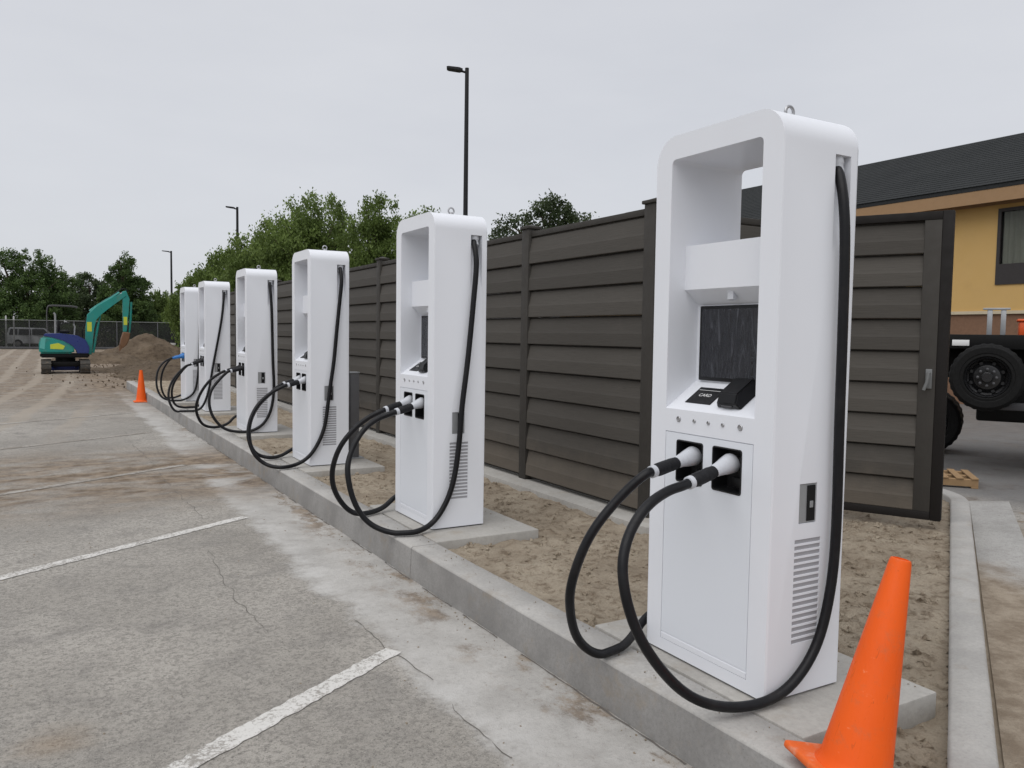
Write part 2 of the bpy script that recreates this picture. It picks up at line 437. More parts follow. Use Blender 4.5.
    dust = mth(N, L, 'MULTIPLY', mth(N, L, 'MULTIPLY', rng(N, L, dx, -1.2, -1.1), rng(N, L, du, -0.35, 0.25, 1, 0)), mth(N, L, 'MULTIPLY', rng(N, L, X, 0.2, 0.4), rng(N, L, X, 4.2, 5.4, 1, 0)))
    dcol = mixc(N, L, rng(N, L, mid, 0.35, 0.7), (0.22, 0.175, 0.125), (0.33, 0.28, 0.215))
    c = mixc(N, L, mth(N, L, 'MULTIPLY', dust, 0.9), c, dcol)
    # fresher darker asphalt out on the driveway
    drv = rng(N, L, X, 5.2, 6.4)
    c = mixc(N, L, mth(N, L, 'MULTIPLY', drv, 0.75), c, mixc(N, L, fine, (0.085, 0.085, 0.088), (0.145, 0.145, 0.148)))
    # rusty drip
    rd = N.new('ShaderNodeVectorMath'); rd.operation = 'DISTANCE'; L.new(v, rd.inputs[0]); rd.inputs[1].default_value = (-2.34, 3.5, -0.21)
    rr = mth(N, L, 'MULTIPLY', rng(N, L, mth(N, L, 'ADD', rd.outputs['Value'], mth(N, L, 'MULTIPLY', mid, 0.25)), 0.12, 0.32, 0.35, 0), 1.0)
    c = mixc(N, L, rr, c, (0.25, 0.165, 0.085))
    L.new(c, B.inputs['Base Color'])
    B.inputs['Roughness'].default_value = 0.9; B.inputs['Specular IOR Level'].default_value = 0.3
    n1 = bump(N, L, fine, 0.45, 0.012, None)
    bump(N, L, grit, 0.55, 0.004, B, n1)
    return m
M['lot'] = m_lot()

def m_paint():
    m, N, L, B = new_mat('worn_line_paint')
    v = coords(N, L)
    w = mth(N, L, 'ADD', mth(N, L, 'MULTIPLY', nz(N, L, v, 60, 5, 0.75), 0.6), mth(N, L, 'MULTIPLY', nz(N, L, v, 3.5, 6, 0.7), 0.4))
    c = mixc(N, L, rng(N, L, w, 0.47, 0.58), (0.60, 0.585, 0.555), (0.28, 0.262, 0.235))
    L.new(c, B.inputs['Base Color']); B.inputs['Roughness'].default_value = 0.85
    bump(N, L, nz(N, L, v, 120, 4), 0.4, 0.004, B)
    return m
M['paint'] = m_paint()
def m_paint_faint():
    m, N, L, B = new_mat('mud_smeared_line_paint')
    v = coords(N, L)
    w = mth(N, L, 'ADD', mth(N, L, 'MULTIPLY', nz(N, L, v, 30, 5, 0.75), 0.4), mth(N, L, 'MULTIPLY', nz(N, L, v, 2.2, 6, 0.7), 0.6))
    c = mixc(N, L, rng(N, L, w, 0.42, 0.55), (0.40, 0.375, 0.34), (0.22, 0.195, 0.165))
    L.new(c, B.inputs['Base Color']); B.inputs['Roughness'].default_value = 0.9
    return m
M['paint_faint'] = m_paint_faint()
M['crack'] = simple('crack_dirt', (0.13, 0.118, 0.105), 0.95, var=0.4, nscale=20)

def m_leaf(name, a, b):
    m, N, L, B = new_mat(name)
    g = N.new('ShaderNodeNewGeometry')
    c = mixc(N, L, g.outputs['Random Per Island'], a, b)
    c2 = mixc(N, L, rng(N, L, nz(N, L, coords(N, L), 0.9, 3), 0.35, 0.65), c, tuple(x * 0.7 for x in a))
    L.new(c2, B.inputs['Base Color']); B.inputs['Roughness'].default_value = 0.55; B.inputs['Specular IOR Level'].default_value = 0.25
    t = N.new('ShaderNodeBsdfTranslucent'); L.new(c2, t.inputs['Color'])
    mx = N.new('ShaderNodeMixShader'); mx.inputs[0].default_value = 0.42
    L.new(B.outputs[0], mx.inputs[1]); L.new(t.outputs[0], mx.inputs[2])
    L.new(mx.outputs[0], N['Material Output'].inputs['Surface'])
    return m
M['leaf_willow'] = m_leaf('leaf_mid_green', (0.14, 0.205, 0.05), (0.25, 0.335, 0.10))
M['leaf_dark'] = m_leaf('leaf_dark_green', (0.07, 0.12, 0.035), (0.15, 0.22, 0.07))
M['leaf_olive'] = m_leaf('leaf_olive', (0.07, 0.10, 0.045), (0.14, 0.18, 0.085))
M['leaf_pale'] = m_leaf('leaf_pale_green', (0.15, 0.215, 0.06), (0.23, 0.31, 0.10))

def m_mesh_screen():                            # dark wind-screen netting: threads with open gaps
    m, N, L, B = new_mat('netting')
    B.inputs['Base Color'].default_value = (0.012, 0.013, 0.013, 1); B.inputs['Roughness'].default_value = 0.8
    t = N.new('ShaderNodeBsdfTransparent'); mx = N.new('ShaderNodeMixShader')
    f = nz(N, L, coords(N, L), 1.5, 3)
    L.new(rng(N, L, f, 0.3, 0.7, 0.72, 0.86), mx.inputs[0])
    L.new(t.outputs[0], mx.inputs[1]); L.new(B.outputs[0], mx.inputs[2])
    L.new(mx.outputs[0], N['Material Output'].inputs['Surface'])
    return m
M['netting'] = m_mesh_screen()

def m_shingle():
    m, N, L, B = new_mat('roof_shingle')
    v = coords(N, L)
    a = nz(N, L, v, 0.8, 6); b = nz(N, L, v, 18, 4, 0.7)
    c = mixc(N, L, a, (0.027, 0.029, 0.030), (0.045, 0.047, 0.048))
    c = mixc(N, L, rng(N, L, b, 0.4, 0.7, 0, 0.5), c, (0.018, 0.021, 0.021))
    L.new(c, B.inputs['Base Color']); B.inputs['Roughness'].default_value = 0.95; B.inputs['Specular IOR Level'].default_value = 0.1
    bump(N, L, b, 0.5, 0.02, B)
    return m
M['shingle'] = m_shingle()
M['stucco'] = simple('ochre_stucco', (0.60, 0.385, 0.14), 0.85, var=0.05, nscale=1.2, bmp=0.2, bscale=60, dirt=(0.36, 0.21, 0.08), dirt_amt=0.3)

# ------------------------------------------------------------------ ground, lot, kerbs
LOT = -0.21
def kx(y): return -0.262 - 0.0105 * (y - 1.7)                  # front arris of the long kerb
def fbm(x, y, s, o=4):
    return noise.fractal(Vector((x * s, y * s, 3.7)), 1.0, 2.0, o)

def sheet(name, x0, x1, y0, y1, z, mat, kind='structure'):
    bm = bmesh.new()
    bm.faces.new([bm.verts.new(p) for p in ((x0, y0, z), (x1, y0, z), (x1, y1, z), (x0, y1, z))])
    return set_props(obj(name, bm, mat, smooth=None), kind=kind)

sheet('ground', -900, 900, -900, 900, LOT - 0.05, M['field'])
sheet('parking_lot', -40, 40, -12, 72, LOT, M['lot'])

def strip(name, pts, w, z, mat, jag=0.0, gaps=False):
    bm = bmesh.new(); prev = None
    P = [Vector((p[0], p[1], z)) for p in pts]
    for i, p in enumerate(P):
        d = (P[min(i + 1, len(P) - 1)] - P[max(i - 1, 0)]).normalized(); n = Vector((-d.y, d.x, 0))
        a = w * 0.5 * (1 + random.uniform(-jag, jag)); b = w * 0.5 * (1 + random.uniform(-jag, jag))
        cur = (bm.verts.new(p + n * a), bm.verts.new(p - n * b))
        if prev and not (gaps and noise.noise(p * 3.1) < -0.08): bm.faces.new((prev[0], cur[0], cur[1], prev[1]))
        prev = cur
    return set_props(obj(name, bm, mat, smooth=None), kind='structure')

for (x, y, ln, mt, w) in ((-0.85, 3.74, 5.0, 'paint', 0.105), (-0.89, 7.09, 5.2, 'paint', 0.10), (-0.95, 10.2, 5.2, 'paint_faint', 0.10), (-0.97, 13.70, 5.0, 'paint_faint', 0.10), (-0.95, 17.1, 5.0, 'paint_faint', 0.10)):
    c, s = math.cos(RAD(31.6)), math.sin(RAD(31.6))
    n = 170
    strip('parking_line', [(x - c * ln * k / n, y - s * ln * k / n) for k in range(n + 1)], w, LOT + 0.004, M[mt], 0.13)

def crack(pts, w):
    P = []
    for i in range(len(pts) - 1):
        a, b = Vector((*pts[i], 0)), Vector((*pts[i + 1], 0)); k = max(3, int((b - a).length / 0.05))
        for j in range(k):
            q = a.lerp(b, j / k); P.append((q.x + noise.noise(q * 5) * (0.03 if w != 0.008 else 0.004) + random.uniform(-1, 1) * (0.006 if w != 0.008 else 0.002), q.y + random.uniform(-0.008, 0.008)))
    strip('pavement_crack', P, w, LOT + 0.003, M['crack'], 0.9, True)
crack([(-1.21, 7.12), (-1.27, 6.76), (-1.35, 5.97), (-1.39, 5.26), (-1.38, 4.83), (-1.35, 4.4), (-1.37, 4.02)], 0.0032)
crack([(-0.88, 4.95), (-0.9, 4.59), (-0.89, 4.25), (-0.88, 3.96), (-0.85, 3.6), (-0.82, 3.33), (-0.86, 3.11), (-0.84, 2.5)], 0.0032)
crack([(-1.30, 14.2), (-1.34, 12.5), (-1.27, 10.75), (-1.28, 9.24), (-1.21, 7.12)], 0.004)
crack([(-1.42, 3.55), (-1.5, 3.2), (-1.42, 2.9), (-1.55, 2.6)], 0.003)
crack([(kx(1.8) - 0.022, 1.8), (kx(5) - 0.02, 5.0), (kx(9) - 0.02, 9.0), (kx(14) - 0.02, 14.0)], 0.008)

def sweep_kerb(bm, path, prof):
    """prof: (offset to the right of travel, z)"""
    rings = []
    P = [Vector((p[0], p[1], 0)) for p in path]
    for i, p in enumerate(P):
        d = (P[min(i + 1, len(P) - 1)] - P[max(i - 1, 0)]).normalized(); r = Vector((d.y, -d.x, 0))
        rings.append([bm.verts.new(p + r * o + Vector((0, 0, z))) for o, z in prof])
    n = len(prof)
    for i in range(len(rings) - 1):
        for k in range(n):
            bm.faces.new((rings[i][k], rings[i][(k + 1) % n], rings[i + 1][(k + 1) % n], rings[i + 1][k]))
    bm.faces.new(rings[0][::-1]); bm.faces.new(rings[-1])

kerb_root = set_props(empty('kerb', (kx(0.9), 0.9, LOT)), kind='structure')
joints = [0.95, 4.83, 10.95, 16.6, 24.3]
for i in range(len(joints) - 1):
    y0, y1 = joints[i] + 0.003, joints[i + 1] - 0.003
    bm = bmesh.new()
    n = 48
    path = [(kx(lerp(y0, y1, k / n)) + noise.noise(Vector((0, lerp(y0, y1, k / n) * 2.2, 1))) * 0.004, lerp(y0, y1, k / n)) for k in range(n + 1)]
    zt = -0.004
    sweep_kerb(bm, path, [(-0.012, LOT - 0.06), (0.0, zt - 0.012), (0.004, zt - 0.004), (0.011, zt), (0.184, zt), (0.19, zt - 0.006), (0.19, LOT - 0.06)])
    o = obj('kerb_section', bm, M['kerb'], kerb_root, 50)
    o.data.materials.append(M['kerb_top'])                           # same concrete: shade painted into the darker face, light into the top
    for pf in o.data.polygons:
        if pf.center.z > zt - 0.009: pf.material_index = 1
    o.matrix_parent_inverse = Matrix.Translation(-kerb_root.location)
bm = bmesh.new()
path = [(-0.23 + 0.853 * t, 1.232 + 0.522 * t) for t in [k * 0.2 for k in range(29)]]
lx, ly = path[-1]
for k in range(1, 13):                                            # rounded corner, then on round the enclosure
    a = RAD(31.46) + (RAD(92) - RAD(31.46)) * k / 12
    lx += 0.075 * math.cos(a); ly += 0.075 * math.sin(a); path.append((lx, ly))
for k in range(1, 12): path.append((lx, ly + 0.5 * k))
path = [(x + noise.noise(Vector((x * 3, y * 3, 0))) * 0.004, y) for x, y in path]
sweep_kerb(bm, path, [(0.0, -0.3), (0.0, -0.012), (0.012, 0.0), (0.135, 0.0), (0.147, -0.012), (0.155, -0.3)])
set_props(obj('kerb', bm, M['kerb_top'], smooth=50), kind='structure')
ISLAND = path

# island soil, a rough sheet that dips under the kerbs at its edge
bm = bmesh.new()
def soil_z(x, y):
    z = -0.052 + 0.02 * fbm(x, y, 1.1) + 0.024 * fbm(x, y, 5.0) + 0.014 * fbm(x, y, 14.0, 3)
    z -= 0.035 * max(0, min(1, (2.6 - y) / 0.8)) * max(0, min(1, 1.3 - abs(x - 0.5)))
    z += 0.04 * math.exp(-(((x - 0.07) / 0.12) ** 2 + ((y - 1.55) / 0.2) ** 2))
    dx = 0.522 * x - 0.853 * y                                   # distance from the slanted kerb
    if dx > -1.14: z = -0.36
    if x < kx(y) + 0.05: z = -0.36
    if x > 5.0 or (x > 4.95 and y > 4.2): z = -0.36
    return min(z, -0.012)
nx, ny = 150, 440
x0, x1, y0, y1 = -0.42, 5.15, 0.8, 24.5
ys = [y0 + (y1 - y0) * (k / ny) ** 1.5 for k in range(ny + 1)]
xs = [x0 + (x1 - x0) * (k / nx) for k in range(nx + 1)]
grid = [[bm.verts.new((x, y, soil_z(x, y))) for x in xs] for y in ys]
for j in range(ny):
    for i in range(nx):
        bm.faces.new((grid[j][i], grid[j][i + 1], grid[j + 1][i + 1], grid[j + 1][i]))
set_props(obj('dirt_bed', bm, M['dirt'], smooth=60), kind='structure')

def stones(name, spots, mat, smin, smax):
    bm = bmesh.new()
    for (x, y, z) in spots:
        s = smin + (smax - smin) * random.random() ** 3
        R = Matrix.Rotation(random.uniform(0, 6), 3, 'Z') @ Matrix.Rotation(random.uniform(0, 6), 3, 'X')
        vv = [bm.verts.new(Vector((x, y, z)) + R @ Vector((a * s * random.uniform(.6, 1.2), b * s * random.uniform(.6, 1.2), c * s * 0.7))) for a, b, c in ((1, 0, 0), (-1, 0, 0), (0, 1, 0), (0, -1, 0), (0, 0, 1), (0, 0, -1))]
        for f in ((0, 2, 4), (2, 1, 4), (1, 3, 4), (3, 0, 4), (2, 0, 5), (1, 2, 5), (3, 1, 5), (0, 3, 5)):
            bm.faces.new([vv[i] for i in f])
    return set_props(obj(name, bm, mat, smooth=None), kind='stuff')
spots = []
while len(spots) < 5200:
    y = 1.3 + 9 * random.random() ** 1.6; x = random.uniform(-0.05, 4.6)
    if 0.522 * x - 0.853 * y > -1.22 or (x > 1.4 and y > 5): continue
    if fbm(x, y, 2.0) < random.uniform(-0.6, 0.5): continue
    spots.append((x, y, soil_z(x, y) + 0.001))
set_props(stones('soil_clods', spots, M['dirt'], 0.003, 0.030), 'small brown soil clods scattered over the island dirt', 'soil')
for k in range(700):                                                   # soil kicked onto kerb tops and pads
    y = random.uniform(1.3, 14); x = kx(y) + 0.02 + 0.16 * random.random() ** 0.5
    spots.append((x, y, 0.0))
for k in range(260):
    i_ = random.choice((0, 0, 1, 2)); y = [2.0915, 5.155, 8.218][i_]
    spots.append((random.uniform(0.42, 0.70), random.uniform(y - 0.22, y + 0.9), 0.003))
set_props(stones('soil_crumbs', spots[5200:], M['dirt'], 0.0015, 0.006), 'tiny soil crumbs kicked onto the kerb top and pads', 'soil')
spots = []
for k in range(420):
    y = random.uniform(1.8, 16); spots.append((kx(y) - 0.02 - abs(random.gauss(0, 0.07)), y, LOT + 0.002))
for k in range(500): spots.append((random.uniform(-3.4, -0.4), random.uniform(2.4, 12), LOT + 0.001))
set_props(stones('grit', spots, M['stone'], 0.002, 0.009), 'loose grit along the kerb foot and on the asphalt', 'grit')

# pale slab on the driveway side, and the concrete strip the fence stands on
bm = bmesh.new()
prism(bm, [(0.3, 1.33), (5.35, 4.44), (5.62, 4.62), (5.98, 4.42), (0.6, 1.07)], LOT - 0.1, LOT + 0.012, 'z')
set_props(obj('concrete_slab', bm, M['dusty'], smooth=None), kind='structure')
bm = bmesh.new()
box(bm, 1.44, 1.98, 4.55, 24.2, -0.2, 0.0, 0.008)
box(bm, 1.982, 4.6, 4.55, 5.1, -0.2, -0.002, 0.008)
set_props(obj('fence_footing', bm, M['pad'], smooth=40), kind='structure')

# ------------------------------------------------------------------ charging stations
CD, CW, CH = 0.413, 0.7064, 2.25
NEAR = [2.0915, 5.155, 8.218, 11.282, 14.605, 16.905]
hw = CW / 2

for i, yn in enumerate(NEAR):                                        # concrete pads, flush with the kerb
    bm = bmesh.new()
    lo = -0.24 if i == 0 else -0.30
    box(bm, kx(yn) + 0.196, 0.705, yn + lo, yn + CW + 0.30, -0.16, 0.0, 0.008)
    set_props(obj('concrete_pad', bm, M['pad'], smooth=40), kind='structure')

def round_rect(w0, w1, z0, z1, rt, rb, n=8):
    P = []
    for (cx_, cz_, r, a0) in ((w1 - rt, z1 - rt, rt, 0), (w0 + rt, z1 - rt, rt, 90), (w0 + rb, z0 + rb, rb, 180), (w1 - rb, z0 + rb, rb, 270)):
        if r < 1e-4: P.append((cx_, cz_)); continue
        for k in range(n + 1):
            a = RAD(a0 + 90 * k / n); P.append((cx_ + r * math.cos(a), cz_ + r * math.sin(a)))
    return P

bm = bmesh.new()
fs = prism(bm, round_rect(-hw, hw, 0.010, CH, 0.118, 0.0, 12), 0, CD, 'x')
es = [e for f in fs[:2] for e in f.edges if not (abs(e.verts[0].co.z - 0.01) < 1e-4 and abs(e.verts[1].co.z - 0.01) < 1e-4)]
bmesh.ops.bevel(bm, geom=es, offset=0.009, segments=3, profile=0.5, affect='EDGES')
body_me = finish('body', bm)
OW = 0.255
cuts = []
c = bmesh.new(); prism(c, round_rect(-OW, OW, 1.79, 2.15, 0.022, 0.0, 5), -0.1, CD + 0.1, 'x'); cuts.append(c)
c = bmesh.new(); prism(c, [(-0.1, 1.085), (0.0, 1.085), (0.17, 1.20), (0.17, 1.535), (0.09, 1.60), (0.09, 1.81), (-0.1, 1.81)], -OW, OW, 'y'); cuts.append(c)
for s in (-1, 1):
    c = bmesh.new(); prism(c, [(s * (hw + 0.02), 2.10), (s * (hw - 0.085), 2.10), (s * (hw - 0.075), 2.03), (s * (hw + 0.002), 1.72), (s * (hw + 0.02), 1.72)], 0.283, 0.373, 'x'); cuts.append(c)
c = bmesh.new(); box(c, -0.1, 0.007, -0.2535, 0.2535, 0.062, 0.9865); cuts.append(c)         # rebate for the front panel
SOCK = [(0.018, 0.182), (-0.198, -0.034)]
for a, b in SOCK:
    c = bmesh.new(); prism(c, round_rect(a, b, 0.774, 0.957, 0.012, 0.012, 4), -0.1, 0.095, 'x'); cuts.append(c)
c = bmesh.new(); box(c, 0.149, 0.247, -hw - 0.02, -hw + 0.014, 0.682, 0.837); cuts.append(c)  # side hatch
c = bmesh.new()
for k in range(17):
    z = 0.213 + k * 0.0245; box(c, 0.131, 0.277, -hw - 0.02, -hw + 0.006, z, z + 0.0160)
cuts.append(c)
body_me = boolean(body_me, cuts)
body_me.polygons.foreach_set('use_smooth', [True] * len(body_me.polygons)); body_me.set_sharp_from_angle(angle=RAD(28))

def bmesh_of(f, *a, smooth=35, name='part'):
    b = bmesh.new(); f(b, *a); return finish(name, b, smooth)

def text_mesh(txt, size):
    cu = bpy.data.curves.new('t', 'FONT'); cu.body = txt; cu.size = size; cu.align_x = 'CENTER'; cu.align_y = 'CENTER'; cu.extrude = 0.0003
    o = bpy.data.objects.new('t', cu); COL.objects.link(o)
    dg = bpy.context.evaluated_depsgraph_get(); dg.update()
    me = bpy.data.meshes.new_from_object(o.evaluated_get(dg))
    bpy.data.objects.remove(o); return me

PARTS = []          # (name, mesh, material, [sub parts])
PARTS.append(('body', body_me, 'white', []))
b = bmesh.new(); box(b, 0.012, CD - 0.012, -hw + 0.012, hw - 0.012, 0.0005, 0.0105); PARTS.append(('plinth', finish('plinth', b), 'dark_grey', []))
b = bmesh.new(); box(b, 0.0005, 0.0065, -0.2505, 0.2505, 0.094, 0.983); pm = finish('front_panel', b)
cs = []
for a, q in SOCK:
    c = bmesh.new(); prism(c, round_rect(a + 0.001, q - 0.001, 0.775, 0.956, 0.012, 0.012, 4), -0.1, 0.1, 'x'); cs.append(c)
pm = boolean(pm, cs); PARTS.append(('front_panel', pm, 'panel', []))
b = bmesh.new(); prism(b, [(0.0005, 0.064), (0.0065, 0.064), (0.0065, 0.092), (0.005, 0.092), (0.0005, 0.086)], -0.2505, 0.2505, 'y'); PARTS.append(('kick_strip', finish('kick_strip', b), 'white', []))
for a, q in SOCK:
    b = bmesh.new()
    mid = (a + q) / 2
    prism(b, round_rect(a + 0.0015, q - 0.0015, 0.7755, 0.9555, 0.0115, 0.0115, 4), -0.002, 0.09, 'x')
    sm = finish('socket', b); c = bmesh.new(); prism(c, round_rect(a + 0.0065, q - 0.0065, 0.7805, 0.9505, 0.008, 0.008, 4), -0.1, 0.082, 'x')
    sm = boolean(sm, [c]); b = bmesh.new(); b.from_mesh(sm)
    lathe(b, [(0.036, 0.0), (0.036, 0.03), (0.03, 0.034), (0.03, 0.004)], 20, (0.0825, mid, 0.885), (-1, 0, 0))
    box(b, 0.06, 0.0825, mid - 0.03, mid + 0.03, 0.79, 0.83, 0.004)
    PARTS.append(('socket', finish('socket', b, 35), 'socket', []))
# display
b = bmesh.new(); box(b, 0.157, 0.1695, -0.228, 0.228, 1.206, 1.531, 0.004); bz = finish('screen', b, 35)
b = bmesh.new()
n_ = 26; g_ = [[b.verts.new((0.1545 + 0.0016 * noise.noise(Vector((i * 0.9, j * 0.16, 1))), lerp(-0.212, 0.212, i / n_), lerp(1.222, 1.516, j / n_))) for i in range(n_ + 1)] for j in range(n_ + 1)]
for j in range(n_):
    for i in range(n_): b.faces.new((g_[j][i], g_[j][i + 1], g_[j + 1][i + 1], g_[j + 1][i]))
PARTS.append(('screen', bz, 'black_plastic', [('protective_film', finish('protective_film', b, 60), 'film', None)]))
# sensor under the hood, pointing down
b = bmesh.new(); prism(b, [(0.108, 1.597), (0.128, 1.580), (0.128, 1.552), (0.12, 1.548), (0.108, 1.552)], -0.016, 0.016, 'y')
PARTS.append(('camera_sensor', finish('camera_sensor', b, 30), 'light_shell', []))
# things on the sloping shelf; local slope frame: origin at shelf front edge
th = math.atan2(0.115, 0.17); ca, sa = math.cos(th), math.sin(th)
def on_shelf(me, along, v, lift):
    # mesh x -> up the slope, y -> v, z -> normal
    T = Matrix(((ca, 0, -sa, along * ca - lift * sa), (0, 1, 0, v), (sa, 0, ca, 1.085 + along * sa + lift * ca), (0, 0, 0, 1)))
    me.transform(T); return me
b = bmesh.new(); box(b, -0.055, 0.055, -0.075, 0.075, 0, 0.003); pl = on_shelf(finish('instruction_plate', b), 0.105, 0.105, 0.0005)
tm = text_mesh('CARD', 0.027); tm.transform(Matrix.Rotation(RAD(-90), 4, 'Z')); tm = on_shelf(tm, 0.105, 0.105, 0.0045)
b = bmesh.new(); box(b, 0.034, 0.036, -0.065, 0.065, 0.0032, 0.0040)
ln_ = on_shelf(finish('rule_line', b), 0.105, 0.105, 0.0005)
PARTS.append(('instruction_plate', pl, 'black_plastic', [('lettering', tm, 'label_white', None), ('rule_line', ln_, 'label_white', None)]))
b = bmesh.new()
prism(b, [(-0.075, 0), (0.075, 0), (0.078, 0.03), (0.062, 0.056), (-0.045, 0.056), (-0.078, 0.026)], -0.068, 0.068, 'y')
for v_ in b.verts:
    if v_.co.z > 0.02: v_.co.y *= 0.74
bmesh.ops.bevel(b, geom=b.edges[:], offset=0.005, segments=2, affect='EDGES')
rd_ = on_shelf(finish('card_reader', b, 40), 0.115, -0.085, 0.001)
b = bmesh.new(); box(b, -0.082, -0.074, -0.028, 0.028, 0.012, 0.018)
sl_ = on_shelf(finish('card_slot', b), 0.115, -0.085, 0.001)
PARTS.append(('card_reader', rd_, 'black_plastic', [('card_slot', sl_, 'dark_grey', None)]))
for v_, r_ in ((0.171, 0.013), (0.075, 0.0085), (-0.008, 0.0085), (-0.089, 0.0085), (-0.183, 0.013)):
    b = bmesh.new(); lathe(b, [(r_, 0.0), (r_, 0.003), (r_ * 0.8, 0.005), (r_ * 0.72, 0.002), (r_ * 0.3, 0.0015)], 16, (0.0, v_, 1.044), (-1, 0, 0))
    PARTS.append(('button', finish('button', b, 40), 'steel', []))
b = bmesh.new(); box(b, 0.1505, 0.2455, -hw + 0.004, -hw + 0.013, 0.684, 0.835); ht = finish('side_hatch', b)
b = bmesh.new(); box(b, 0.195, 0.238, -hw - 0.0005, -hw + 0.0038, 0.69, 0.829, 0.001); hk = finish('hatch_screen', b)
b = bmesh.new(); box(b, 0.206, 0.224, -hw - 0.004, -hw - 0.0008, 0.742, 0.768, 0.001); hl = finish('hatch_lock', b)
PARTS.append(('side_hatch', ht, 'galv', [('hatch_window', hk, 'black_plastic', None), ('hatch_lock', hl, 'galv', None)]))
b = bmesh.new(); box(b, 0.1315, 0.2765, -hw + 0.003, -hw + 0.0065, 0.2135, 0.620); PARTS.append(('vent_mesh', finish('vent_mesh', b), 'vent_grey', []))
for v_ in (-0.195, 0.14):
    b = bmesh.new()
    lathe(b, [(0.022, 0.0), (0.022, 0.006), (0.013, 0.010), (0.011, 0.022)], 14, (0.2, v_, CH - 0.001))
    if v_ < 0:
        tube(b, [(0.2 + 0.022 * math.sin(a), v_, CH + 0.030 - 0.022 * math.cos(a)) for a in [k * 2 * math.pi / 18 for k in range(19)]], 0.0062, 8)
        PARTS.append(('lifting_eye', finish('lifting_eye', b, 40), 'steel', []))
    else: PARTS.append(('roof_plug', finish('roof_plug', b, 40), 'label_white', []))
for s in (-1, 1):
    b = bmesh.new(); lathe(b, [(0.034, 0.0), (0.034, 0.03), (0.029, 0.036), (0.029, 0.07)], 16, (0.328, s * (hw - 0.045), 2.099), (0, s * 0.25, -1))
    PARTS.append(('cable_gland', finish('cable_gland', b, 40), 'light_shell', []))

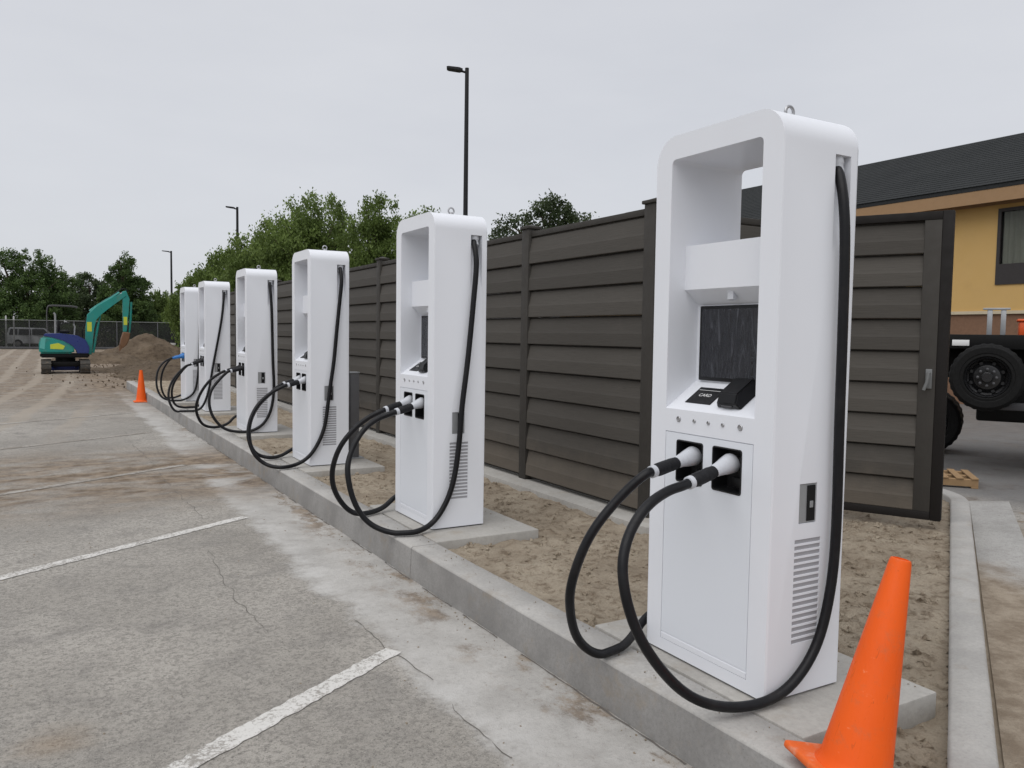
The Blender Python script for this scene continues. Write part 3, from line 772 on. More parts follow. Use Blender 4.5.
CABLES = [
  ([(0.311,-0.353,2.02),(0.306,-0.389,1.829),(0.315,-0.389,1.43),(0.317,-0.389,1.042),(0.323,-0.389,0.649),(0.301,-0.389,0.405),(0.231,-0.385,0.185),(0.062,-0.379,0.043),(-0.165,-0.361,0.032),(-0.363,-0.335,0.105),(-0.503,-0.303,0.249),(-0.582,-0.268,0.402),(-0.604,-0.233,0.574),(-0.547,-0.201,0.696),(-0.445,-0.175,0.779),(-0.336,-0.157,0.818),(-0.222,-0.15,0.84)],
   [(0.032,0.4,0.096),(-0.139,0.327,0.025),(-0.304,0.288,0.025),(-0.432,0.272,0.119),(-0.504,0.23,0.272),(-0.526,0.187,0.412),(-0.473,0.145,0.599),(-0.36,0.102,0.75),(-0.229,0.06,0.85)],
   ),
  ([(0.307,-0.353,2.044),(0.312,-0.388,1.907),(0.294,-0.388,1.666),(0.252,-0.388,1.218),(0.208,-0.388,0.877),(0.188,-0.388,0.606),(0.151,-0.388,0.364),(0.091,-0.385,0.196),(-0.005,-0.378,0.065),(-0.156,-0.429,0.025),(-0.314,-0.382,0.025),(-0.458,-0.302,0.096),(-0.548,-0.267,0.247),(-0.58,-0.233,0.43),(-0.552,-0.201,0.554),(-0.465,-0.174,0.699),(-0.353,-0.156,0.784),(-0.189,-0.15,0.837)],
   [(0.024,0.4,0.11),(-0.098,0.362,0.033),(-0.293,0.264,0.025),(-0.395,0.287,0.057),(-0.5,0.249,0.184),(-0.55,0.211,0.321),(-0.543,0.173,0.466),(-0.485,0.136,0.61),(-0.354,0.098,0.751),(-0.192,0.06,0.833)],
   ),
  ([(0.317,-0.353,2.056),(0.32,-0.388,1.93),(0.298,-0.388,1.706),(0.265,-0.388,1.379),(0.24,-0.388,1.108),(0.208,-0.388,0.884),(0.174,-0.388,0.64),(0.141,-0.388,0.412),(0.06,-0.385,0.221),(-0.037,-0.379,0.097),(-0.162,-0.364,0.03),(-0.32,-0.427,0.025),(-0.432,-0.314,0.042),(-0.534,-0.283,0.13),(-0.581,-0.251,0.24),(-0.598,-0.22,0.366),(-0.562,-0.192,0.519),(-0.477,-0.17,0.659),(-0.346,-0.155,0.767),(-0.176,-0.15,0.841)],
   [(0.008,0.4,0.086),(-0.107,0.363,0.031),(-0.251,0.256,0.025),(-0.362,0.287,0.048),(-0.443,0.249,0.111),(-0.491,0.212,0.226),(-0.498,0.174,0.415),(-0.425,0.136,0.599),(-0.303,0.098,0.732),(-0.165,0.06,0.839)],
   ),
  ([(0.315,-0.353,2.033),(0.33,-0.388,1.677),(0.341,-0.388,1.005),(0.356,-0.388,0.646),(0.325,-0.388,0.356),(0.233,-0.385,0.151),(0.087,-0.375,0.046),(-0.08,-0.348,0.025),(-0.287,-0.311,0.07),(-0.428,-0.268,0.235),(-0.47,-0.224,0.428),(-0.429,-0.187,0.601),(-0.302,-0.16,0.754),(-0.168,-0.15,0.848)],
   [(0.001,0.4,0.176),(-0.119,0.357,0.068),(-0.304,0.315,0.025),(-0.465,0.272,0.072),(-0.543,0.23,0.192),(-0.574,0.187,0.336),(-0.527,0.145,0.519),(-0.401,0.102,0.713),(-0.196,0.06,0.838)],
   ),
  ([(0.313,-0.353,2.033),(0.271,-0.388,1.636),(0.185,-0.388,1.152),(0.11,-0.388,0.756),(0.048,-0.388,0.387),(-0.051,-0.385,0.104),(-0.18,-0.375,0.025),(-0.345,-0.348,0.025),(-0.49,-0.31,0.025),(-0.577,-0.267,0.196),(-0.57,-0.224,0.389),(-0.484,-0.187,0.581),(-0.311,-0.16,0.767),(-0.188,-0.15,0.818)],
   [(-0.048,0.4,0.025),(-0.25,0.344,0.025),(-0.413,0.287,0.078),(-0.474,0.23,0.278),(-0.44,0.174,0.483),(-0.315,0.117,0.686),(-0.191,0.06,0.801)],
   ),
  ([(0.276,-0.353,2.059),(0.256,-0.388,1.408),(0.233,-0.388,0.737),(0.201,-0.388,0.372),(0.125,-0.385,0.145),(-0.078,-0.372,0.025),(-0.283,-0.338,0.025),(-0.448,-0.292,0.101),(-0.523,-0.242,0.326),(-0.493,-0.196,0.597),(-0.383,-0.163,0.76),(-0.206,-0.15,0.849)],
   [(-0.108,0.4,0.025),(-0.286,0.332,0.025),(-0.384,0.264,0.253),(-0.37,0.196,0.538),(-0.284,0.128,0.741),(-0.142,0.06,0.862)],
   ),
]

LABELS = ['nearest and largest white charging station, with the leaning orange cone at its foot',
          'second white charging station from the camera, on its own pad before the fence',
          'third white charging station, with a square grey post standing right behind it',
          'fourth white charging station from the camera, its cables looping over the kerb',
          'fifth white charging station, partly in front of the last one in the row',
          'farthest white charging station, with its plugs wrapped in bright blue plastic']
CR = 0.0195
def connector(parent, ring, sock_v, blue, dark=False):
    ring = Vector(ring); tip = Vector((0.035, sock_v, 0.893))
    d = (tip - ring).normalized(); Ln = (tip - ring).length
    b = bmesh.new()
    g = Ln * 0.53
    k = 1.35 if blue else 1.0
    lathe(b, [(0.0235 * k, g), (0.026 * k, g + 0.01), (0.028 * k, g + (Ln - g) * 0.25), (0.036 * k, g + (Ln - g) * 0.55), (0.042 * k, g + (Ln - g) * 0.85), (0.040 * k, Ln - 0.008), (0.03, Ln)], 26, ring, d)
    # flatten and trim the head: squarer underside, ridge on top
    for v in b.verts:
        h = (v.co - ring).dot(d); ax = ring + d * h; off = v.co - ax
        if blue: v.co = ax + off * (1 + 0.35 * noise.noise(v.co * 30))
        elif off.z < 0: v.co.z += -off.z * 0.10
        else: v.co.z += off.z * 0.06
    head = link('connector', finish('connector', b, 40), M['blue_wrap' if blue else 'grip' if dark else 'light_shell'], parent)
    b = bmesh.new()
    lathe(b, [(0.0225, 0.012), (0.0275, 0.03), (0.0275, g * 0.55), (0.0262, g * 0.58), (0.0275, g * 0.62), (0.0262, g * 0.72), (0.0275, g * 0.76), (0.024, g + 0.004)], 18, ring, d)
    link('grip', finish('grip', b, 40), M['blue_wrap' if blue else 'grip'], head)
    b = bmesh.new(); lathe(b, [(0.0215, -0.012), (0.0255, -0.010), (0.0255, 0.010), (0.0215, 0.014)], 18, ring, d)
    link('collar', finish('collar', b, 40), M['blue_wrap' if blue else 'light_shell'], head)

def charger(i):
    root = set_props(empty('charging_station', (0, NEAR[i] + hw, 0)), LABELS[i], 'charging station', 'white charging stations along the kerb')
    for (nm, me, mt, subs) in PARTS:
        o = link(nm, me, M[mt], root)
        for (sn, sm, smt, _) in subs: link(sn, sm, M[smt], o)
    A, B = CABLES[i]
    # near-side cable: gland, down the flank, round the loop, up to the near socket
    for which, pts in (('A', A), ('B', B)):
        sv = -0.116 if which == 'A' else 0.100
        if which == 'B':
            pts = [(0.328, hw - 0.04, 2.05), (0.33, hw + 0.035, 1.83), (0.34, hw + 0.05, 1.3), (0.35, hw + 0.055, 0.8), (0.30, hw + 0.06, 0.38), (0.17, hw + 0.06, 0.16)] + list(pts)
        else:
            pts = [(0.328, -hw + 0.04, 2.055)] + list(pts)
        ring = Vector(pts[-1]); tip = Vector((0.035, sv, 0.893)); d = (tip - ring).normalized()
        pts = pts[:-1] + [tuple(ring - d * 0.05), tuple(ring - d * 0.005)]
        cur = smooth_pts(catmull(pts, 7), 6)
        for p in cur:                                              # keep clear of pad and kerb
            if p.x > kx(NEAR[i]) - 0.03 and p.z < CR + 0.004: p.z = CR + 0.004
        b = bmesh.new(); tube(b, cur, CR, 12)
        link('charging_cable', finish('charging_cable', b, 60), M['rubber'], root)
        connector(root, ring, sv, i == 5, i in (3, 4))
    return root
for i in range(6): charger(i)

# grey post behind the third station
p = set_props(empty('bollard', (0.60, 8.62, 0)), 'short square grey steel post right behind the third charging station', 'post')
b = bmesh.new(); box(b, -0.05, 0.05, -0.05, 0.05, 0.012, 0.945, 0.006); obj('shaft', b, M['grey_post'], p)
b = bmesh.new(); box(b, -0.055, 0.055, -0.055, 0.055, 0.946, 0.962, 0.004); obj('cap', b, M['galv'], p)
b = bmesh.new(); box(b, -0.095, 0.095, -0.095, 0.095, 0.0, 0.0115, 0.002); obj('base_plate', b, M['galv'], p)

# ------------------------------------------------------------------ privacy fence and gate
NB = 9; PITCH = 0.2535; F0 = 0.045
def board_mesh(length, shadow=0.0):
    b = bmesh.new()
    prof = [(0.0, 0.0), (-0.053, 0.0), (-0.056, 0.005), (-0.052, 0.105), (-0.047, 0.122), (-0.024, PITCH - 0.016), (-0.018, PITCH - 0.010), (-0.004, PITCH - 0.009), (-0.004, PITCH - 0.0005), (0.0, PITCH - 0.0005)]
    prism(b, prof, 0, length, 'y')
    me = finish('board', b, None); me.materials.append(M['fence']); return me
def post_mesh(h):
    b = bmesh.new(); box(b, -0.062, 0.062, -0.062, 0.062, 0, h, 0.006)
    me = finish('post', b, 40); me.materials.append(M['fence_post'])
    b = bmesh.new(); box(b, -0.078, 0.078, -0.078, 0.078, h + 0.0005, h + 0.028, 0.006); prism_top = [(-0.06, h + 0.028), (0.06, h + 0.028), (0.0, h + 0.05)]
    vv = [b.verts.new(q) for q in ((-0.062, -0.062, h + 0.029), (0.062, -0.062, h + 0.029), (0.062, 0.062, h + 0.029), (-0.062, 0.062, h + 0.029), (0, 0, h + 0.05))]
    for f in ((0, 1, 4), (1, 2, 4), (2, 3, 4), (3, 0, 4), (3, 2, 1, 0)): b.faces.new([vv[k] for k in f])
    cm = finish('post_cap', b, 40); cm.materials.append(M['fence_post'])
    return me, cm
PM, PC = post_mesh(2.405)
POSTS = [4.84, 6.68, 8.66] + [10.65 + 1.97 * k for k in range(7)]
fence = set_props(empty('privacy_fence', (1.70, 4.84, 0)), 'long dark brown horizontal board fence running behind the chargers', 'fence', 'dark board fence runs')
bcache = {}
for i, y in enumerate(POSTS):
    o = link('post', PM, None, fence, (0, y - 4.84, 0)); link('post_cap', PC, None, o)
    if i + 1 < len(POSTS):
        ln = round(POSTS[i + 1] - y - 0.128, 3)
        if ln not in bcache:
            b = bmesh.new(); box(b, -0.035, 0.02, 0, ln, 0, 0.05, 0.004)
            rm = finish('rail', b, 40); rm.materials.append(M['fence_post'])
            bcache[ln] = (board_mesh(ln), rm)
        bmesh_, rm = bcache[ln]
        for k in range(NB):
            o = link('board', bmesh_, None, fence, (random.uniform(-0.003, 0.003), y - 4.84 + 0.064, F0 + k * PITCH)); o.rotation_euler = (0, random.uniform(-0.006, 0.006), random.uniform(-0.0012, 0.0012))
        link('rail', rm, None, fence, (0, y - 4.84 + 0.064, F0 + NB * PITCH + 0.002))
        link('rail', rm, None, fence, (0.03, y - 4.84 + 0.064, F0 - 0.03))
side = set_props(empty('privacy_fence', (1.70, 4.84, 0), RAD(-90)), 'short return of dark board fence seen through the nearest charger opening', 'fence', 'dark board fence runs')
ln = 1.16
bm_s = board_mesh(ln)
b = bmesh.new(); box(b, -0.035, 0.02, 0, ln, 0, 0.05, 0.004); rm = finish('rail', b, 40); rm.materials.append(M['fence_post'])
for k in range(NB): 
    o = link('board', bm_s, None, side, (0.0, 0.064, F0 + k * PITCH)); o.scale = (-1, 1, 1)
link('rail', rm, None, side, (0, 0.064, F0 + NB * PITCH + 0.002))
o = link('post', PM, None, side, (0, ln + 0.128, 0)); link('post_cap', PC, None, o)

# gate: hinged on the return's post, swung open towards the lot
GX, GY = 3.02, 4.80
gd = Vector((3.60 - GX, 3.65 - GY)); GL = gd.length
gate = set_props(empty('gate', (GX, GY, 0), math.atan2(gd.y, gd.x) + RAD(90)), 'dark board gate swung open to the right of the nearest charger', 'gate')
# local -y runs from the hinge to the free edge; boards face local -x
G0, G1 = 0.015, 2.375
b = bmesh.new(); box(b, -0.06, 0.03, -GL, -GL + 0.075, G0, G1, 0.004); obj('frame_stile', b, M['gate_frame'], gate)
b = bmesh.new(); box(b, -0.06, 0.03, -0.078, -0.003, G0, G1, 0.004); obj('frame_stile', b, M['gate_frame'], gate)
b = bmesh.new(); box(b, -0.0595, 0.029, -GL + 0.076, -0.079, G1 - 0.065, G1 - 0.001, 0.004); obj('frame_rail', b, M['gate_frame'], gate)
b = bmesh.new(); box(b, -0.0595, 0.029, -GL + 0.076, -0.079, G0 + 0.001, G0 + 0.065, 0.004); obj('frame_rail', b, M['gate_frame'], gate)
b = bmesh.new(); box(b, -0.058, 0.0, -GL + 0.0765, -GL + 0.195, G0 + 0.0655, G1 - 0.066, 0.003); obj('lock_stile', b, M['fence_post'], gate)
gl = GL - 0.196 - 0.08
gp = (G1 - G0 - 0.132) / 9.0
bmg = board_mesh(gl)
for k in range(9):
    o = link('board', bmg, None, gate, (0.0, -GL + 0.196, G0 + 0.066 + k * gp)); o.scale = (1, 1, gp / PITCH)
b = bmesh.new(); box(b, -0.068, -0.0585, -GL + 0.10, -GL + 0.145, 1.03, 1.18, 0.004); tube(b, [(-0.069, -GL + 0.122, 1.15), (-0.10, -GL + 0.122, 1.15), (-0.103, -GL + 0.13, 1.08), (-0.10, -GL + 0.15, 1.02)], 0.012, 8)
obj('latch_handle', b, M['fence_galv'], gate)
for z in (0.35, 1.2, 2.05):
    b = bmesh.new(); lathe(b, [(0.014, 0), (0.014, 0.12)], 10, (0, 0.012, z)); obj('hinge', b, M['gate_frame'], gate)

# ------------------------------------------------------------------ cones
def cone(name, label, loc, tilt=None):
    root = set_props(empty(name, loc), label, 'traffic cone', 'orange traffic cones')
    b = bmesh.new()
    prof = [(0.122, 0.026), (0.114, 0.040), (0.106, 0.065), (0.033, 0.70), (0.030, 0.709), (0.024, 0.711), (0.022, 0.66)]
    lathe(b, prof, 36)
    obj('cone_body', b, M['orange'], root, 40)
    b = bmesh.new(); box(b, -0.158, 0.158, -0.158, 0.158, 0.0, 0.027, 0.010, 3)
    es = [e for e in b.edges if abs(e.verts[0].co.z - e.verts[1].co.z) > 0.008]
    obj('base', b, M['cone_base'], root, 40)
    if tilt is not None: root.rotation_euler = tilt
    return root
near_cone = cone('traffic_cone', 'tall orange cone leaning half off the kerb beside the nearest charger', (-0.142, 1.60, 0.006), (RAD(0), RAD(11.5), RAD(-18)))
cone('traffic_cone', 'small upright orange cone standing far off at the kerb end', (-0.56, 19.6, LOT + 0.001))

# ------------------------------------------------------------------ lamps
def lamp(label, x, y, top, head_dir, arm, r):
    root = set_props(empty('street_lamp', (x, y, LOT)), label, 'street lamp', 'tall parking lot lamps')
    h = top - LOT
    b = bmesh.new(); lathe(b, [(r * 1.25, 0), (r * 1.2, 0.3), (r, h * 0.6), (r * 0.85, h)], 12); obj('pole', b, M['pole'], root, 40)
    b = bmesh.new(); lathe(b, [(0.28, 0), (0.28, 0.5), (0.24, 0.55)], 16); obj('footing', b, M['pad'], root, 40)
    d = Vector((head_dir[0], head_dir[1], 0)).normalized(); n = Vector((-d.y, d.x, 0))
    b = bmesh.new(); tube(b, [Vector((0, 0, h - 0.12)), Vector((0, 0, h - 0.12)) + d * (arm * 0.35) + Vector((0, 0, 0.04))], r * 0.5, 8); obj('arm', b, M['pole'], root, 40)
    b = bmesh.new()
    for s, (a, w, z0, z1) in enumerate(((0.25, 0.06, -0.07, -0.01), (0.45, 0.13, -0.07, 0.0), (1.1, 0.14, -0.03, 0.02), (1.2, 0.11, -0.015, 0.02))):
        q = [bm_v for bm_v in ()]
        P = [d * (a * arm) + n * w + Vector((0, 0, h - 0.02 + z0)), d * (a * arm) - n * w + Vector((0, 0, h - 0.02 + z0)), d * (a * arm) - n * w + Vector((0, 0, h - 0.02 + z1)), d * (a * arm) + n * w + Vector((0, 0, h - 0.02 + z1))]
        ring = [b.verts.new(p_) for p_ in P]
        if s:
            for k in range(4): b.faces.new((prev[k], prev[(k + 1) % 4], ring[(k + 1) % 4], ring[k]))
        else: b.faces.new(ring)
        prev = ring
    b.faces.new(prev[::-1])
    obj('lamp_head', b, M['pole'], root, 30)
    return root
lamp('nearest tall dark lamp pole rising behind the second charger', 7.49, 19.69, 8.50, (-0.9, 0.45), 0.45, 0.062)
lamp('thin dark lamp pole above the willow tops at mid left', 6.75, 46.1, 8.18, (-1, 0.2), 0.5, 0.075)
lamp('farthest thin lamp pole left of the last charger', 6.75, 73.4, 8.06, (-1, 0.15), 0.6, 0.085)

# ------------------------------------------------------------------ trees
def tree(name, label, x, y, lobes, leaf, n_leaf, mat, group, droop=0.35, trunk_h=None, tr=0.16, base=LOT - 0.05, clump=0.45, fill=0.0):
    """lobes: list of (dx, dy, z, rx, rz) ellipsoids above the ground"""
    rnd = random.Random(int(x * 131 + y * 17))
    root = set_props(empty(name, (x, y, base)), label, 'tree', group)
    b = bmesh.new()
    zmin = min(l[2] - l[4] for l in lobes)
    th_ = trunk_h or max(1.0, zmin + 0.6)
    top = Vector((rnd.uniform(-.15, .15), rnd.uniform(-.15, .15), th_))
    tube(b, [(0, 0, 0), (0.03, 0.02, th_ * 0.5), top], [tr * 1.3, tr, tr * 0.8], 10)
    for (dx, dy, z, rx, rz) in lobes:
        e = Vector((dx, dy, z)); m1 = top.lerp(e, 0.5) + Vector((rnd.uniform(-.2, .2), rnd.uniform(-.2, .2), 0.25))
        tube(b, [top - Vector((0, 0, 0.1)), m1, e + Vector((0, 0, rz * 0.4))], [tr * 0.55, tr * 0.35, tr * 0.1], 7)
        for _ in range(5):
            q = e + Vector((rnd.uniform(-1, 1) * rx, rnd.uniform(-1, 1) * rx, rnd.uniform(-.5, .9) * rz)) * 0.75
            tube(b, [m1, m1.lerp(q, 0.55) + Vector((0, 0, 0.1)), q], [tr * 0.25, tr * 0.16, tr * 0.05], 5)
    obj('trunk', b, M['bark'], root, 50)
    rg = np.random.default_rng(int(abs(x) * 131 + y * 17))
    vol = [l[3] ** 2 * l[4] for l in lobes]; tot = sum(vol)
    Q = []
    per = 70
    for l, v in zip(lobes, vol):
        nc = max(10, int(n_leaf * v / tot / per))
        for c in range(nc):
            while True:
                p = Vector((rnd.uniform(-1, 1), rnd.uniform(-1, 1), rnd.uniform(-1, 1)))
                if 0.1 < p.length < 1 and rnd.random() < (0.25 + 0.75 * p.length): break
            p *= 1 + 0.24 * noise.noise(p * 2.3 + Vector((x, y, l[2])))
            cc = np.array((l[0] + p.x * l[3], l[1] + p.y * l[3], l[2] + p.z * l[4]))
            cr = clump * rnd.uniform(0.45, 1.2)
            q = cc + np.clip(rg.normal(0, (0.42, 0.42, 0.36), (per, 3)), -0.65, 0.65) * cr
            q[:, 2] -= droop * rg.random(per) * cr * 1.4
            Q.append(q)
    Q = np.concatenate(Q); n = len(Q)
    A_ = rg.uniform(-1, 1, (n, 3)); A_[:, 2] = rg.uniform(-1, 0.5, n) - droop
    A_ /= np.linalg.norm(A_, axis=1)[:, None] + 1e-6
    S_ = np.cross(A_, rg.normal(0, 1, (n, 3))); S_ /= np.linalg.norm(S_, axis=1)[:, None] + 1e-6
    L_ = (leaf * rg.uniform(0.6, 1.3, n))[:, None]
    V = np.stack([Q - A_ * L_ * 0.5, Q + S_ * L_ * 0.27, Q + A_ * L_ * 0.5, Q - S_ * L_ * 0.27], 1).reshape(-1, 3)
    V[:, 2] = np.maximum(V[:, 2], 0.02)
    me = bpy.data.meshes.new('crown')
    me.vertices.add(4 * n); me.vertices.foreach_set('co', V.astype(np.float32).ravel())
    me.loops.add(4 * n); me.loops.foreach_set('vertex_index', np.arange(4 * n, dtype=np.int32))
    me.polygons.add(n); me.polygons.foreach_set('loop_start', np.arange(0, 4 * n, 4, dtype=np.int32))
    me.update(calc_edges=True); me.validate()
    link('crown', me, M[mat], root)
    return root
GW = 'leafy trees behind the board fence'
tree('willow_tree', 'feathery green tree with the tallest broad top, above the third charger', 6.6, 30.7, [(0.1, 0, 5.85, 1.25, 1.15), (-0.9, 0, 5.0, 1.4, 1.3), (0.9, 0.3, 4.6, 1.4, 1.3), (0, 0, 3.4, 2.2, 1.5), (-0.2, 0, 1.9, 2.2, 1.3)], 0.115, 85000, 'leaf_willow', GW, 0.8, clump=0.42)
tree('willow_tree', 'slim feathery green tree just left of the second charger top', 7.85, 27.2, [(0.0, 0, 5.75, 0.72, 0.95), (-0.45, 0, 4.7, 0.9, 1.2), (0.4, 0, 4.5, 0.9, 1.2), (0, 0, 3.0, 1.6, 1.4), (0, 0, 1.6, 1.8, 1.2)], 0.105, 68000, 'leaf_willow', GW, 0.8, clump=0.36)
tree('willow_tree', 'low green tree half hidden behind the second charger top', 8.5, 24.8, [(0.0, 0, 5.1, 0.85, 0.65), (0.3, 0, 4.3, 1.1, 1.0), (0, 0, 3.0, 1.5, 1.3)], 0.10, 42000, 'leaf_willow', GW, 0.7, clump=0.36)
tree('willow_tree', 'green tree with sloping crown above the fourth charger', 5.6, 36.2, [(0.9, -0.6, 5.15, 1.2, 1.2), (-0.1, 0, 4.7, 1.3, 1.3), (0.3, 0, 3.3, 1.9, 1.5), (0, 0, 1.8, 2.0, 1.3)], 0.125, 68000, 'leaf_willow', GW, 0.8, clump=0.42)
tree('willow_tree', 'lower green tree above the fifth charger', 5.6, 43.8, [(0.3, 0, 4.6, 1.4, 1.25), (-0.5, 0, 3.6, 1.5, 1.4), (0, 0, 2.2, 1.9, 1.4)], 0.15, 42000, 'leaf_willow', GW, 0.7, clump=0.46)
tree('willow_tree', 'low green tree behind the last charger in the row', 5.6, 51.4, [(0.1, 0, 4.1, 1.3, 1.15), (-0.4, 0, 3.0, 1.5, 1.3), (0.2, 0, 1.8, 1.6, 1.2)], 0.17, 30000, 'leaf_willow', GW, 0.7, clump=0.48)
tree('dark_tree', 'small dark bushy tree poking above the fence right of the second charger', 11.0, 21.1, [(0.1, 0, 5.15, 0.85, 0.7), (0.95, -0.35, 4.75, 0.7, 0.6), (-0.9, 0.4, 4.7, 0.75, 0.6), (-1.4, 0.6, 4.1, 0.6, 0.5), (0, 0, 3.8, 1.6, 1.0)], 0.10, 36000, 'leaf_olive', None, 0.0, clump=0.32)
GF = 'trees beyond the far chain-link fence'
tree('broad_tree', 'broad dark green tree at the left edge beyond the far fence', -4.2, 90.0, [(0.8, 0, 7.4, 2.0, 1.8), (-1.8, 0, 7.2, 1.9, 1.8), (2.9, 0, 6.0, 1.7, 1.8), (0.6, 0, 5.0, 3.6, 2.0), (0, 0, 3.2, 4.4, 1.8)], 0.22, 46000, 'leaf_dark', GF, 0.1, tr=0.3, clump=0.7)
tree('broad_tree', 'dark tree cut off by the left picture edge', -10.6, 91.0, [(0, 0, 6.6, 3.4, 2.6), (2, 0, 4.0, 3.2, 2.2)], 0.24, 20000, 'leaf_dark', GF, 0.1, tr=0.3, clump=0.75)
tree('conical_tree', 'upright dark green tree directly behind the digger arm', 4.3, 87.8, [(0.0, 0, 8.1, 0.9, 1.2), (-0.2, 0, 6.7, 1.4, 1.3), (0.9, 0, 5.6, 1.5, 1.3), (-0.7, 0, 4.8, 1.8, 1.5), (0.3, 0, 3.4, 2.4, 1.6)], 0.21, 36000, 'leaf_dark', GF, 0.1, tr=0.25, clump=0.52)
tree('olive_tree', 'dull olive tree between the two taller dark trees at left', 1.5, 98.0, [(0.0, 0, 6.4, 1.6, 1.2), (-1.7, 0, 5.6, 1.5, 1.5), (1.8, 0, 6.2, 1.4, 1.4), (0, 0, 3.8, 3.4, 2.0)], 0.24, 28000, 'leaf_olive', GF, 0.2, tr=0.22, clump=0.6)
tree('pale_tree', 'pale green drooping tree just left of the last charger', 7.7, 91.5, [(0.2, 0, 4.8, 1.4, 1.2), (-1.0, 0, 3.6, 1.5, 1.4), (1.4, 0, 3.6, 1.5, 1.4), (0, 0, 2.2, 2.6, 1.6)], 0.21, 32000, 'leaf_pale', GF, 0.8, tr=0.2, clump=0.55)
tree('dark_tree', 'low dark tree filling the gap beside the pale tree', 9.5, 104.0, [(0, 0, 3.2, 3.4, 2.0), (3.2, 0, 3.0, 3.0, 1.8)], 0.36, 9000, 'leaf_dark', GF, 0.1, tr=0.2, clump=0.8)

hd = set_props(empty('hedge', (-20, 86.0, LOT - 0.05)), 'long low dark hedge behind the far netted fence', 'hedge')
rg = np.random.default_rng(5); n = 42000
Q = np.stack([rg.uniform(0, 48, n), rg.normal(0, 0.55, n), rg.random(n) ** 0.8], 1)
Q[:, 2] *= 2.3 + 0.5 * np.sin(Q[:, 0] * 0.9) + 0.35 * np.sin(Q[:, 0] * 2.3 + 1)
A_ = rg.normal(0, 1, (n, 3)); A_ /= np.linalg.norm(A_, axis=1)[:, None]; S_ = np.cross(A_, rg.normal(0, 1, (n, 3))); S_ /= np.linalg.norm(S_, axis=1)[:, None]
V = np.stack([Q - A_ * 0.13, Q + S_ * 0.07, Q + A_ * 0.13, Q - S_ * 0.07], 1).reshape(-1, 3); V[:, 2] = np.maximum(V[:, 2], 0.01)
me = bpy.data.meshes.new('foliage'); me.from_pydata(V.tolist(), [], np.arange(4 * n).reshape(-1, 4).tolist()); link('foliage', me, M['leaf_dark'], hd)
for k in range(30):
    b = bmesh.new(); tube(b, [(0.8 + 1.6 * k, 0, 0), (0.85 + 1.6 * k, 0.05, 1.1), (0.7 + 1.6 * k, -0.1, 1.8)], [0.05, 0.035, 0.015], 6); obj('stem', b, M['bark'], hd, 50)

# ------------------------------------------------------------------ far chain-link fence with netting
cf = set_props(empty('chain_link_fence', (-16, 74.0, LOT)), 'far chain-link fence hung with dark netting across the left background', 'fence')
FL = 44.0
b = bmesh.new(); tube(b, [(0, 0, 2.25), (FL, 0, 2.25)], 0.03, 8); obj('top_rail', b, M['fence_galv'], cf, 60)
b = bmesh.new(); lathe(b, [(0.04, 0), (0.04, 2.27), (0.01, 2.31)], 8); fp = finish('fence_post', b, 50)
for k in range(15): link('post', fp, M['dark_grey'], cf, (k * 3.1, 0, 0))
b = bmesh.new(); nseg = 120
rows = []
for z in (0.12, 1.2, 2.2):
    rows.append([b.verts.new((FL * k / nseg, 0.05 + 0.05 * noise.noise(Vector((k * 0.35, z, 0))), z + (0.03 * noise.noise(Vector((k * 0.5, z, 4))) if z != 1.2 else 0))) for k in range(nseg + 1)])
for j in range(2):
    for k in range(nseg): b.faces.new((rows[j][k], rows[j][k + 1], rows[j + 1][k + 1], rows[j + 1][k]))
obj('netting', b, M['netting'], cf, 60)
b = bmesh.new(); box(b, 0, FL, -0.12, 0.02, -0.02, 0.16, 0.02); obj('footing', b, M['dark_grey'], cf, 40)
for k, px in enumerate((-5.25, -4.75)):
    b = bmesh.new(); lathe(b, [(0.06, 0), (0.06, 2.6), (0.03, 2.66)], 12, (0, 0, 0))
    o = obj('marker_post', b, M['pale_post'], None, 50, (px, 76.5 + 1.2 * k, LOT - 0.05))
    set_props(o, ['left one of two pale posts behind the far netting at the left edge', 'right one of two pale posts behind the far netting at the left edge'][k], 'post', 'pale posts behind the far fence')

# parked car beyond the netting
car = set_props(empty('parked_car', (-3.2, 79.8, LOT - 0.05), RAD(4)), 'white sport utility car parked beyond the far netted fence', 'car')
b = bmesh.new()
side_p = [(-2.2, 0.35), (2.2, 0.35), (2.25, 0.8), (2.1, 1.0), (1.15, 1.08), (0.6, 1.70), (-1.95, 1.74), (-2.2, 1.05)]
prism(b, side_p, -0.9, 0.9, 'y')
for v in b.verts:
    if v.co.z > 1.4: v.co.y *= 0.84
bmesh.ops.bevel(b, geom=b.edges[:], offset=0.06, segments=2, affect='EDGES'); obj('body', b, M['car_white'], car, 40)
for (xa, xb, xc, xd) in ((0.95, 0.52, -0.35, -0.35), (-0.45, -0.45, -1.35, -1.3), (-1.42, -1.40, -2.02, -1.9)):
    b = bmesh.new(); vv = [b.verts.new(p_) for p_ in ((xa, -0.905, 1.12), (xb, -0.80, 1.60), (xd, -0.80, 1.60), (xc, -0.905, 1.12))]
    b.faces.new(vv); bmesh.ops.solidify(b, geom=b.faces[:], thickness=0.03); obj('side_window', b, M['car_glass'], car, None)
for sx in (-1.4, 1.4):
    for sy in (-0.92, 0.72):
        b = bmesh.new(); lathe(b, [(0.22, 0), (0.36, 0.02), (0.37, 0.1), (0.36, 0.2), (0.2, 0.21)], 20, (sx, sy, 0.37), (0, 1, 0)); w = obj('wheel', b, M['tyre'], car, 40)
        b = bmesh.new(); lathe(b, [(0.2, 0), (0.18, 0.02), (0.05, 0.03)], 14, (sx, sy - 0.01 if sy < 0 else sy + 0.22, 0.37), (0, 1 if sy < 0 else -1, 0)); obj('rim', b, M['steel'], w, 40)

